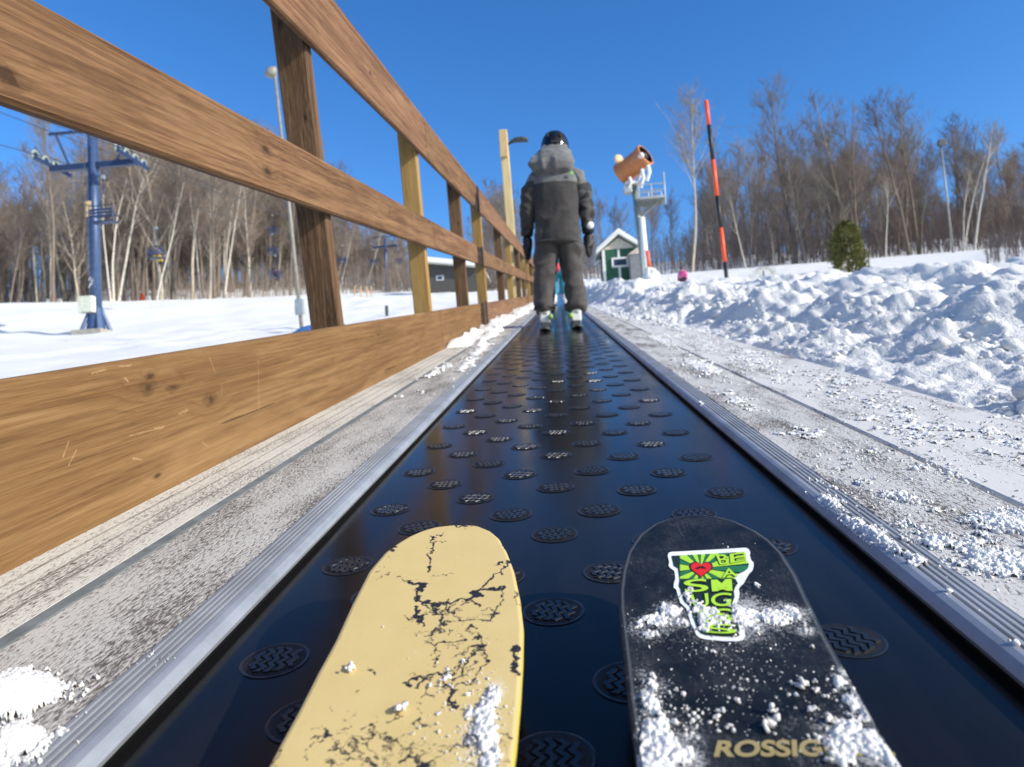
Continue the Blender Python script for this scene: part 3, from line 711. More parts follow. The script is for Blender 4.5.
# --- sticker with its lettering (print coordinates s,t are laid on the rising topsheet)
def st(s_, t_, lift=.0006):
    return on_ski(655+s_/5.9, 530+t_/5.9, lift)
def decal(name, poly, lift, mat, parent, dens=7.0):
    """flat printed shape, split finely so that it follows the ski"""
    bm = bmesh.new(); vs = [bm.verts.new((p[0], p[1], 0)) for p in poly]; f = bm.faces.new(vs)
    bmesh.ops.triangulate(bm, faces=[f])
    for _ in range(5):
        es = [e for e in bm.edges if e.calc_length() > 26]
        if not es: break
        bmesh.ops.subdivide_edges(bm, edges=es, cuts=1, use_grid_fill=False); bmesh.ops.triangulate(bm, faces=[f for f in bm.faces if len(f.verts) > 3])
    uv = bm.verts.layers.float_vector.new('st')
    for v in bm.verts:
        v[uv] = (v.co.x, v.co.y, 0); v.co = st(v.co.x, v.co.y, lift)
    bmesh.ops.recalc_face_normals(bm, faces=bm.faces)
    if sum(f.normal.z for f in bm.faces) < 0: bmesh.ops.reverse_faces(bm, faces=bm.faces)
    me = bpy.data.meshes.new(name); bm.to_mesh(me); bm.free(); return link(name, me, mat, parent)
BORD = [(75,150),(80,135),(95,129),(320,117),(535,104),(552,112),(562,128),(560,150),(566,175),(582,192),(582,215),(575,240),(555,258),(520,275),(500,282),(512,300),(522,318),(505,330),(494,350),(500,375),(495,400),(480,440),(492,470),(500,510),(520,560),(530,600),(532,628),(520,648),(495,656),(400,655),(300,645),(265,636),(243,618),(215,560),(198,505),(185,462),(150,430),(138,395),(125,350),(110,340),(112,312),(120,290),(118,262),(113,240),(90,224),(80,210),(84,190)]
INN = [(98,152),(320,140),(528,128),(536,150),(540,180),(555,200),(548,226),(525,245),(485,262),(470,282),(482,300),(490,316),(474,336),(466,360),(470,395),(455,435),(466,475),(474,515),(492,560),(502,600),(500,622),(480,630),(400,628),(300,620),(270,608),(255,590),(238,545),(222,500),(206,450),(172,418),(160,390),(150,345),(140,330),(146,296),(142,262),(136,225),(112,212),(106,185)]
def M_rays():
    q = N('sunburst print'); s_, t_, _ = q.sep(q.attr('st')[1])
    dx = q.math('SUBTRACT', s_, 270.0); dy = q.math('SUBTRACT', t_, 225.0)
    a = q.math('FRACT', q.math('MULTIPLY', q.math('ADD', q.math('ARCTAN2', dy, dx), 3.3), 5.5/math.pi))
    seg = q.ramp(a, [(0, (.012, .014, .012)), (.05, (.40, .70, .04)), (.60, (.012, .014, .012)), (.66, (.025, .17, .06)), (.96, (.012, .014, .012))], 'CONSTANT')
    low = q.ramp(q.math('MULTIPLY', t_, .001), [(.285, 0.0), (.287, 1.0)])
    inv = q.ramp(q.math('MULTIPLY', s_, .001), [(.145, 1.0), (.15, 0.0)])
    col = q.mix(q.math('MAXIMUM', low, inv), seg, (.014, .030, .016)); return q.set(col, .35)
M_WHITE = plain('white vinyl', (.82, .83, .82), .35, var=.06)
stk = decal('sticker', BORD, .0006, M_WHITE, ski_b)
stk['label'] = 'green and white state-shaped sticker with a red heart'
decal('sticker_print', INN, .0010, M_rays(), stk)
M_LIME = plain('lime print', (.42, .72, .04), .35, var=.08)
M_RED = plain('red print', (.70, .02, .015), .35, var=.08); M_INK = plain('black print', (.010, .012, .010), .35)
def heart(sc):
    P = []
    for k in range(40):
        a = 2*math.pi*k/40; x = 16*math.sin(a)**3; y = 13*math.cos(a)-5*math.cos(2*a)-2*math.cos(3*a)-math.cos(4*a); P.append((272+x*sc*3.9, 228-y*sc*3.1))
    return P
decal('heart_outline', heart(1.12), .0013, M_INK, stk); decal('heart', heart(.98), .0016, M_RED, stk)
decal('heart_mark', [(235,228),(255,216),(268,222),(280,212),(305,226),(290,228),(270,222),(255,230)], .0019, M_INK, stk)
def text_mesh(txt, offset=.02, size=1.0):
    cu = bpy.data.curves.new('t', 'FONT'); cu.body = txt; cu.size = size; cu.offset = offset; cu.resolution_u = 6; cu.fill_mode = 'FRONT'
    o = bpy.data.objects.new('t', cu); COL.objects.link(o); dg = bpy.context.evaluated_depsgraph_get(); dg.update()
    me = bpy.data.meshes.new_from_object(o.evaluated_get(dg)); bpy.data.objects.remove(o); return me
def lettering(name, txt, quad, lift, mat, parent, f, offset=.03, cuts=30.0):
    """quad: corners tl, tr, br, bl in the print's own coordinates"""
    me = text_mesh(txt, offset); V = np.array([v.co[:] for v in me.vertices]); lo, hi = V.min(0), V.max(0)
    for v in me.vertices:
        u = (v.co.x-lo[0])/(hi[0]-lo[0]); w = 1-(v.co.y-lo[1])/(hi[1]-lo[1])
        tl, tr, br, bl = [np.array(c, float) for c in quad]
        p = (tl*(1-u)+tr*u)*(1-w)+(bl*(1-u)+br*u)*w
        v.co = f(p[0], p[1], lift)
    me.update(); return link(name, me, mat, parent)
for txt, quad in [('B', [(358,146),(430,141),(434,200),(384,204)]), ('E', [(440,140),(522,132),(536,178),(446,196)]), ('A', [(420,226),(448,222),(488,272),(396,282)]),
                  ('S', [(166,296),(308,284),(318,360),(178,368)]), ('M', [(330,294),(452,288),(458,358),(336,362)]), ('U', [(205,382),(312,372),(320,452),(235,462)]), ('G', [(328,374),(455,368),(446,446),(334,452)]),
                  ('G', [(240,470),(340,464),(344,540),(264,546)]), ('S', [(352,464),(452,462),(462,538),(356,540)]), ('S', [(280,560),(470,552),(486,612),(298,606)])]:
    c = np.mean(np.array(quad), 0); qo = [tuple(c+(np.array(p)-c)*1.0+0) for p in quad]
    if txt == 'M':
        tl, tr, br, bl = [np.array(p, float) for p in qo]
        for nm, g, lf, mt in (('letter_outline', .10, .0013, M_INK), ('letter', 0, .0017, M_LIME)):
            decal(nm, [tuple((tl*(1-u)+tr*u)*(1-w)+(bl*(1-u)+br*u)*w) for u, w in [(-g*.6, 1+g), (-g*.6, -g), (.30, -g), (.5, .34-g), (.70, -g), (1+g*.6, -g), (1+g*.6, 1+g), (.74-g*.6, 1+g), (.74-g*.6, .52+g), (.5, .86+g), (.26+g*.6, .52+g), (.26+g*.6, 1+g)]], lf, mt, stk)
        continue
    lettering('letter_outline', txt, [tuple(np.array(p)+[0, 2]) for p in qo], .0013, M_INK, stk, st, .055)
    lettering('letter', txt, qo, .0017, M_LIME, stk, st, .008)
def bt(s_, t_, lift): return on_ski(600+s_/2.872, 500+t_/2.872, lift)
M_GOLD = plain('gold lettering', (.42, .33, .14), .4, .2, var=.1)
lettering('lettering', 'ROSSIGNOL', [(338, 690), (826, 685), (850, 735), (326, 738)], .0006, M_GOLD, ski_b, bt, .035)

# --- snow lying on the skis
def zski(px, py): return ski_z(py)
def ski_crust(label, org, spots, seed):
    S_ = []
    for cx, cy, rx, ry, a in spots:
        c = on_ski(org[0]+cx/2.872, org[1]+cy/2.872); ex = abs(on_ski(org[0]+(cx+rx)/2.872, org[1]+cy/2.872)[0]-c[0]); ey = abs(on_ski(org[0]+cx/2.872, org[1]+(cy+ry)/2.872)[1]-c[1]); S_.append((c[0], c[1], ex, ey, a))
    A = np.array(S_); b = (A[:, 0].min()-.03, A[:, 0].max()+.03, max(A[:, 1].min()-.05, .22), A[:, 1].max()+.04)
    return S_, b, seed
def edge_clip(VV):
    g = VV.reshape(-1, 150, 3); yl = g[:, 75, 1]; o = np.argsort(yl); L_, R_2 = g[:, 0], g[:, -1]
    ol = np.argsort(L_[:, 1]); orr = np.argsort(R_2[:, 1])
    return lambda X, Y: ((X > np.interp(Y, L_[ol, 1], L_[ol, 0])+.002) & (X < np.interp(Y, R_2[orr, 1], R_2[orr, 0])-.002))
def zclip(clip): return lambda X, Y: np.where(clip(X, Y), ski_z(Y), -9.0)
def lay(label, org, spots, seed, VV, top):
    fr = np.zeros(len(VV))
    for cx, cy, ex, ey, a in ski_crust(label, org, spots, seed)[0]: fr = np.maximum(fr, a*np.exp(-(((VV[:, 0]-cx)/(ex*1.5))**2+((VV[:, 1]-cy)/(ey*1.5))**2)*.7))
    fr += (fbm(VV[:, 0]*60, VV[:, 1]*45, 4, seed+70)-.5)*.8*(fr > .02); at = top.data.attributes.new('frost', 'FLOAT', 'POINT'); at.data.foreach_set('value', fr.astype(np.float32))
    S_, b, sd = ski_crust(label, org, spots, seed); clip = edge_clip(VV)
    o = crust('ski_snow', label, S_, lambda X, Y: ski_z(Y), b, .00085, sd, .0050, 1.25)
    bm = bmesh.new(); bm.from_mesh(o.data); P = np.array([v.co[:] for v in bm.verts]); ok = clip(P[:, 0], P[:, 1]); bm.verts.ensure_lookup_table()
    bmesh.ops.delete(bm, geom=[bm.verts[i] for i in np.where(~ok)[0]], context='VERTS'); bm.to_mesh(o.data); bm.free(); return o
def crumbs(label, org, spots, extra, VV):
    clip = edge_clip(VV); sp = []
    for cx, cy, rx, ry, n, s0, pile in spots:
        c = on_ski(org[0]+cx/2.872, org[1]+cy/2.872); ex = abs(on_ski(org[0]+(cx+rx)/2.872, org[1]+cy/2.872)[0]-c[0]); ey = abs(on_ski(org[0]+cx/2.872, org[1]+(cy+ry)/2.872)[1]-c[1]); sp.append((c[0], c[1], ex, ey, n, s0, pile))
    P, S = scatter_patch(sp, zski); k = clip(P[:, 0], P[:, 1]); P, S = P[k], S[k]
    EP, ES = [], []
    for cx, cy, s0 in extra:      # a lump is a cluster of small pieces
        c = on_ski(org[0]+cx/2.872, org[1]+cy/2.872)
        for _ in range(7):
            d = RNG.normal(0, .45, 3)*s0; q = s0*RNG.uniform(.35, .75); EP.append([c[0]+d[0], c[1]+d[1], c[2]+q*.5+abs(d[2])*.8]); ES.append(q)
    P = np.vstack([P, EP]); S = np.r_[S*.8, np.array(ES)*.8]
    return tag(grains('snow_crumbs', P, S, M_GRAIN, 1, .8, .3), label, 'snow', kind='stuff')
lay('wet grainy snow clinging along the right edge of the yellow ski', (260, 500), [(672, 560, 28, 34, .95), (655, 610, 30, 38, 1.0), (640, 660, 34, 34, 1.0), (640, 700, 40, 30, .75), (660, 750, 34, 34, .8), (610, 730, 40, 34, .5), (600, 620, 18, 20, .5)], 401, VA, top_a)
crumbs('few snow crumbs on the yellow ski', (260, 500), [(600, 690, 70, 60, 60, .0006, 0), (500, 650, 160, 80, 40, .0005, 0), (500, 420, 220, 200, 40, .00035, 0), (640, 520, 60, 40, 40, .0006, 0), (640, 650, 70, 110, 130, .0007, .001)],
   [(258, 488, .0036), (412, 604, .0046), (508, 645, .0014), (455, 655, .0013), (440, 672, .0012), (515, 668, .0012)], VA)
lay('clumped grainy snow lying across the black ski and its sticker', (600, 500), [(200, 322, 30, 16, .95), (160, 345, 50, 18, .95), (110, 365, 26, 20, .8), (235, 352, 30, 14, .8), (285, 310, 34, 44, .85), (330, 340, 60, 40, 1.0), (300, 370, 40, 16, .7), (360, 300, 30, 22, .8), (420, 330, 46, 34, 1.05), (500, 335, 46, 24, 1.0), (550, 322, 30, 20, 1.05), (598, 378, 22, 12, .85), (340, 292, 30, 16, .6), (262, 268, 22, 12, .6), (130, 380, 30, 14, .6),
    (150, 530, 26, 30, .65), (150, 590, 26, 40, .85), (160, 660, 40, 36, .95), (190, 705, 46, 34, 1.1), (235, 735, 44, 34, .95), (255, 685, 28, 22, .6), (130, 570, 22, 22, .7), (120, 500, 14, 12, .6), (165, 762, 54, 36, 1.05),
    (710, 650, 60, 30, .72), (775, 620, 32, 40, .85), (775, 690, 42, 30, .9), (800, 730, 56, 30, 1.15), (720, 712, 36, 24, 1.0), (840, 745, 40, 30, 1.3), (700, 740, 50, 26, .8), (725, 585, 28, 28, .7), (690, 530, 24, 24, .6), (745, 560, 20, 20, .75), (706, 492, 16, 10, .75), (660, 700, 30, 20, .65)], 402, VB, top_b)
crumbs('snow crumbs dotted over the black ski', (600, 500), [(450, 520, 250, 150, 120, .0004, 0), (400, 620, 260, 110, 90, .00055, 0), (320, 170, 180, 60, 40, .00035, 0), (170, 560, 70, 50, 60, .0008, 0), (710, 560, 60, 80, 80, .0008, 0), (260, 640, 70, 60, 45, .0008, 0), (660, 690, 70, 50, 50, .0008, 0), (330, 440, 200, 60, 60, .0005, 0)],
   [(577, 533, .0044), (487, 652, .0048), (346, 609, .0028), (501, 614, .0036), (614, 606, .0030), (394, 577, .0022), (620, 553, .0022), (619, 522, .0018), (553, 530, .0018), (655, 640, .003), (375, 663, .0024), (330, 632, .0026), (658, 752, .0034), (325, 437, .0018), (390, 436, .0010), (560, 600, .0010), (610, 425, .0018)], VB)
# ================================================================ people on the carpet
def cloth(name, c, rough=.85, scale=30, var=.25, bump=.25):
    q = N(name); v = q.coord(); f = q.noise(v, scale, 5, .6); w = q.noise(v, 9, 4, .55)
    col = q.mix(q.ramp(f, [(.3, 0.0), (.7, 1.0)]), tuple(k*(1-var) for k in c), tuple(k*(1+var) for k in c))
    q.bump(q.math('ADD', w, q.math('MULTIPLY', q.noise(v, 220, 2), .12)), bump, .03)
    q.set(col, rough); q.b.inputs['Sheen Weight'].default_value = .15; return q.m
M_JACK = cloth('charcoal jacket fabric', (.030, .027, .027)); M_YOKE = cloth('grey yoke fabric', (.125, .125, .128))
M_PANT = cloth('charcoal trouser fabric', (.050, .044, .041)); M_GLOVE = plain('black glove', (.012, .012, .013), .6)
M_HELM = plain('black helmet shell', (.008, .009, .011), .14, var=.1); M_SKIN = plain('skin', (.55, .33, .24), .5, var=.08); M_HAIR = plain('dark hair', (.03, .018, .01), .7)
M_LENS = plain('goggle lens', (.02, .03, .04), .08); M_BOOTW = plain('white boot shell', (.72, .72, .70), .35, var=.08); M_BOOTG = plain('grey boot shell', (.08, .085, .09), .4)
M_LIMEB = plain('lime plastic', (.22, .36, .08), .4, var=.1); M_WPATCH = plain('white patch', (.75, .76, .76), .5)
def camo(name):
    q = N(name); v = q.coord(); a = q.vor(q.map(v, (14, 14, 20)), 1.0, out='Color'); b = q.sep(a)
    col = q.ramp(b[0], [(0, (.02, .02, .021)), (.35, (.07, .066, .06)), (.6, (.028, .028, .03)), (.8, (.12, .115, .10))], 'CONSTANT')
    q.bump(q.noise(v, 12, 4), .3, .03); return q.set(col, .85)
M_CAMO = camo('patterned sleeve fabric')
def ell(cx, cy, z, rx, ry, n=24, p=2.3):
    R = []
    for k in range(n):
        a = 2*math.pi*k/n; c, s_ = math.cos(a), math.sin(a)
        R.append((cx+rx*math.copysign(abs(c)**(2/p), c), cy+ry*math.copysign(abs(s_)**(2/p), s_), z))
    return R
def wrinkle(o, amp, fz, fx, seed=0.0):
    me = o.data; n = len(me.vertices); V = np.zeros(n*3, np.float32); me.vertices.foreach_get('co', V); V = V.reshape(-1, 3)
    Nn = np.zeros(n*3, np.float32); me.vertices.foreach_get('normal', Nn); Nn = Nn.reshape(-1, 3)
    for i in range(n):
        x, y, z = V[i]
        w = mnoise.noise((x*fx+seed, y*fx, z*fz + 1.2*mnoise.noise((x*5, y*5, z*3+seed))))
        r = 1-abs(w)*2
        V[i] += Nn[i]*amp*(r-.5)
    me.vertices.foreach_set('co', V.ravel()); me.update(); return o
def body_mesh(root, H=1.62, arm=.25, hx=.13):
    """whole figure under the clothes, facing +y, one surface"""
    k = H/1.62
    P = {'pel': (0, 0, .80), 'wai': (0, .01, .95), 'che': (0, .01, 1.14), 'nec': (0, .0, 1.33), 'hea': (0, .02, 1.42), 'crn': (0, .03, 1.50),
         'hl': (-.09, 0, .78), 'kl': (-hx, .03, .43), 'al': (-hx, -.02, .11), 'tl': (-hx-.01, .10, .05), 'hr': (.09, 0, .78), 'kr': (hx, .03, .43), 'ar': (hx, -.02, .11), 'tr': (hx+.01, .10, .05),
         'sl': (-.16, 0, 1.26), 'el': (-arm, -.02, 1.0), 'wl': (-arm-.005, .04, .80), 'sr': (.16, 0, 1.26), 'er': (arm, -.02, 1.0), 'wr': (arm+.005, .04, .80)}
    names = list(P); I = {n: i for i, n in enumerate(names)}
    E = [('pel','wai'),('wai','che'),('che','nec'),('nec','hea'),('hea','crn'),('pel','hl'),('hl','kl'),('kl','al'),('al','tl'),('pel','hr'),('hr','kr'),('kr','ar'),('ar','tr'),('che','sl'),('sl','el'),('el','wl'),('che','sr'),('sr','er'),('er','wr')]
    Rd = {'pel': .12, 'wai': .11, 'che': .13, 'nec': .05, 'hea': .078, 'crn': .06, 'hl': .085, 'kl': .058, 'al': .042, 'tl': .035, 'hr': .085, 'kr': .058, 'ar': .042, 'tr': .035, 'sl': .06, 'el': .042, 'wl': .03, 'sr': .06, 'er': .042, 'wr': .03}
    o = skin('body', [tuple(c*k for c in P[n]) for n in names], [(I[a], I[b]) for a, b in E], [Rd[n]*k for n in names], M_SKIN, root, 1)
    return o
def face(root, z, y, k=1.0):
    MB().tube([(0, y+.075*k, z+.035*k), (0, y+.098*k, z-.005*k), (0, y+.078*k, z-.012*k)], [.008*k, .014*k, .008*k], 8).build('nose', M_SKIN, root, True)
    MB().ball((0, y+.078*k, z-.040*k), (.026*k, .008*k, .006*k)).build('mouth', plain('lips', (.40, .14, .12), .5), root, True)
    for s in (-1, 1):
        MB().ball((s*.031*k, y+.066*k, z+.035*k), (.013*k, .010*k, .008*k)).build('eye', plain('eye', (.06, .04, .03), .2), root, True)
        MB().ball((s*.083*k, y, z+.01*k), (.010*k, .022*k, .032*k)).build('ear', M_SKIN, root, True)
    MB().ball((0, y+.01, z+.03*k), (.086*k, .094*k, .085*k), zmin=.0).build('hair', M_HAIR, root, True)
def glove(root, s, x, y, z, mat, k=1.0):
    pts = [(0, 0, .02), (0, .005, -.03), (0, .008, -.075)]; ed = [(0, 1), (1, 2)]; rd = [(.032, .024), (.036, .024), (.034, .020)]
    for i, (fx, ln) in enumerate([(-.026, .055), (-.009, .066), (.009, .062), (.025, .048)]):
        b = len(pts); pts += [(fx*.5, .01+fx*.9, -.085), (fx*.4, .022+fx*1.0, -.085-ln*.5), (fx*.3, .045+fx*.9, -.085-ln*.85)]; ed += [(2, b), (b, b+1), (b+1, b+2)]; rd += [.014, .0125, .010]
    b = len(pts); pts += [(-s*.012, .035, -.045), (-s*.014, .058, -.080)]; ed += [(1, b), (b, b+1)]; rd += [.015, .012]
    pts = [(x+p[0]*k, y+p[1]*k, z+p[2]*k) for p in pts]
    return skin('glove', pts, ed, [tuple(q*k for q in r) if isinstance(r, tuple) else r*k for r in rd], mat, root, 1)
def ski_boot(root, x, z0, m1, m2, k=1.0, yaw=0.0):
    sole = MB().loft([[(x+dx*k*w, dy*k, z0+zz*k) for dx, dy in [(-.045, -.11), (.045, -.11), (.052, 0), (.050, .11), (.032, .18), (-.032, .18), (-.050, .11), (-.052, 0)]] for zz, w in ((0, .9), (.03, 1.0), (.075, .98), (.10, .72))])
    o = sole.build('boot_shell', m1, root, False, .008)
    cuff = MB().loft([ell(x, -.045*k, z0+.075*k, .054*k, .070*k), ell(x, -.045*k, z0+.15*k, .056*k, .072*k), ell(x, -.035*k, z0+.25*k, .062*k, .076*k), ell(x, -.03*k, z0+.29*k, .060*k, .07*k)])
    c = cuff.build('boot_cuff', m1, root, True)
    mb = MB()
    for zz in (.06, .12, .19, .25): mb.box((x-.056*k, .0, z0+zz*k), (x+.056*k, .062*k, z0+zz*k+.012*k))
    mb.build('buckle', m2, c, False, .003)
    MB().box((x-.010*k, -.125*k, z0+.12*k), (x+.010*k, -.108*k, z0+.22*k)).build('heel_spine', m2, c, False, .004)
    return o
def worn_ski(name, label, x, y0, y1, w, mat, bindm, B, group):
    rt = empty('ski', B, label, 'ski', group, upright=False)
    L = y1-y0; mb = MB(); rings = []
    for i in range(40):
        t = i/39; y = y0+L*t
        ww = w*(1 - .22*math.sin(math.pi*min(max((t-.08)/.84, 0), 1))); ww *= math.sqrt(max(1-((max(t-.90, 0))/.1001)**2, .003)); ww *= math.sqrt(max(1-(max(.04-t, 0)/.0401)**2, .05))
        z = .012 + .075*max(0, (t-.84)/.16)**2 + .02*max(0, (.06-t)/.06)**2
        rings.append([(x-ww/2, y, z), (x+ww/2, y, z), (x+ww/2, y, z+.010), (x-ww/2, y, z+.010)])
    mb.loft(rings).build('ski_body', mat, rt)
    b = MB().box((x-.03, -.17, .0225), (x+.03, -.10, .055)).box((x-.03, .165, .0225), (x+.03, .22, .052)).box((x-.024, -.20, .0225), (x+.024, .24, .030)); b.build('binding', bindm, rt, False, .004)
    return rt

# --- the skier ahead -------------------------------------------------------
PY = 6.02
gzb = 0.0
px0 = hit(558.5, 327, 1, PY)[0] + .022
B1 = (px0, PY, .034)
p1 = empty('person', B1, 'skier in charcoal jacket, grey hood and black helmet, standing with back turned on the belt', 'person')
p1.rotation_euler[1] = math.radians(1.5)
body_mesh(p1, 1.62, .255, .125)
face(p1, 1.435, .02)
# trousers
tr = MB()
for s in (-1, 1):
    hx = .13*s
    tr.loft([ell(s*.052, -.005, .84, .122, .135), ell(s*.080, -.005, .74, .112, .125), ell(s*.102, .0, .62, .102, .114), ell(s*.115, .02+.01*s, .50, .094, .106), ell(s*.120, .025+.015*s, .42, .090, .104),
             ell(s*.129, .0, .32, .084, .098), ell(s*.130, -.02, .22, .085, .098), ell(s*.131, -.025, .13, .089, .105), ell(s*.131, -.02, .095, .085, .102)])
tr.loft([ell(0, 0, .72, .10, .12), ell(0, 0, .80, .17, .135), ell(0, 0, .95, .17, .13)])
o = tr.build('trousers', M_PANT, p1, True); remesh(o, .013, 3); o.data.materials.clear(); o.data.materials.append(M_PANT); wrinkle(o, .024, 7, 5, 2.0)
for s in (-1, 1): MB().loft([ell(s*.131, -.022, .118, .092, .108), ell(s*.131, -.022, .140, .093, .109)]).build('ankle_cuff', M_GLOVE, o, True)
# jacket with hood
jk = MB()
jk.loft([ell(0, -.0, .665, .194, .166), ell(0, -.005, .75, .196, .164), ell(0, -.01, .95, .190, .150), ell(0, -.015, 1.08, .195, .152), ell(0, -.02, 1.20, .198, .148), ell(0, -.015, 1.28, .175, .13), ell(0, -.005, 1.35, .12, .10), ell(0, .0, 1.40, .085, .085)])
o = jk.build('jacket', M_JACK, p1, True); remesh(o, .012, 4); wrinkle(o, .018, 5, 4, 7.0)
me = o.data; me.materials.clear(); me.materials.append(M_JACK); me.materials.append(M_YOKE)
mi = np.array([1 if p.center.z > 1.165 else 0 for p in me.polygons], np.int32); me.polygons.foreach_set('material_index', mi)
MB().box((.118, -.170, 1.215), (.146, -.156, 1.240)).build('badge', plain('green badge', (.22, .55, .12), .5), o, False, .004)
MB().loft([ell(0, -.0, .660, .197, .170), ell(0, 0, .684, .198, .171)]).build('hem', M_JACK, o, True)
for s, mat in ((-1, M_JACK), (1, M_CAMO)):
    sl = MB(); sl.tube([(s*.12, -.01, 1.27), (s*.178, -.015, 1.235), (s*.218, -.025, 1.14), (s*.240, -.03, 1.02), (s*.252, -.015, .92), (s*.258, .015, .815)], [.075, .080, .077, .069, .064, .054], 20)
    q = sl.build('sleeve', mat, p1, True); remesh(q, .012, 3); q.data.materials.clear(); q.data.materials.append(mat); wrinkle(q, .018, 9, 6, 3.0+s)
    q.data.materials.append(M_YOKE); q.data.polygons.foreach_set('material_index', np.array([1 if p.center.z > 1.20 else 0 for p in q.data.polygons], np.int32))
    if s < 0: q['label'] = 'plain charcoal sleeve with grey shoulder'
    else: q['label'] = 'patterned sleeve with grey shoulder'
    cu = MB().tube([(s*.257, .012, .835), (s*.260, .018, .80), (s*.262, .022, .765)], [.050, .054, .050], 16).build('cuff', M_GLOVE, p1, True)
    glove(p1, s, s*.262, .03, .76, M_GLOVE, 1.35)
MB().ball((.272, -.025, .818), (.036, .030, .034)).build('cuff_patch', M_WPATCH, p1, True)
hd = MB()
hd.loft([ell(-.03, -.085, 1.225, .07, .03), ell(-.03, -.125, 1.265, .165, .070), ell(-.035, -.13, 1.325, .195, .095), ell(-.022, -.10, 1.395, .172, .098), ell(-.004, -.055, 1.455, .135, .092), ell(0, -.03, 1.50, .118, .095)])
o = hd.build('hood', M_YOKE, p1, True); remesh(o, .012, 2); o.data.materials.clear(); o.data.materials.append(M_YOKE); wrinkle(o, .018, 9, 9, 5.0)
hm = MB(); prof = [(-.075, 1.01), (-.03, 1.03), (.02, 1.0), (.06, .92), (.095, .78), (.122, .56), (.138, .30), (.144, .05)]
hm.loft([ell(.004, .015, 1.525+z*.96, .120*r, .142*r, 28, 2.1) for z, r in prof])
h = hm.build('helmet', M_HELM, p1, True)
MB().loft([ell(0, .015, 1.452, .129, .150, 28, 2.1), ell(0, .015, 1.468, .131, .152, 28, 2.1)]).build('helmet_rim', M_GLOVE, h, True)
for s in (-1, 1): MB().box((s*.055-.010, -.125, 1.565), (s*.055+.010, -.112, 1.60)).build('vent', M_GLOVE, h, False, .003)
MB().box((-.028, -.145, 1.505), (.028, -.128, 1.528)).build('strap_clip', M_GLOVE, h, False, .003)
MB().ball((0, .13, 1.475), (.088, .038, .042)).build('goggles', M_LENS, p1, True)
for s in (-1, 1): ski_boot(p1, s*.131, .0, M_BOOTW, M_BOOTG, .86)
for s in (-1, 1):
    worn_ski('ski', 'narrow dark ski under the %s boot of the charcoal skier' % ('left' if s < 0 else 'right'), s*.128, -.62, .86, .085, M_BOOTG, M_BOOTG, (px0, PY, .0), 'skis of the charcoal skier')
    q = MB().loft([ell(s*.083, -.11, z, r, r, 14) for z, r in ((.020, .012), (.030, .020), (.050, .020), (.064, .012))]).build('heel_knob', M_LIMEB, p1, True)

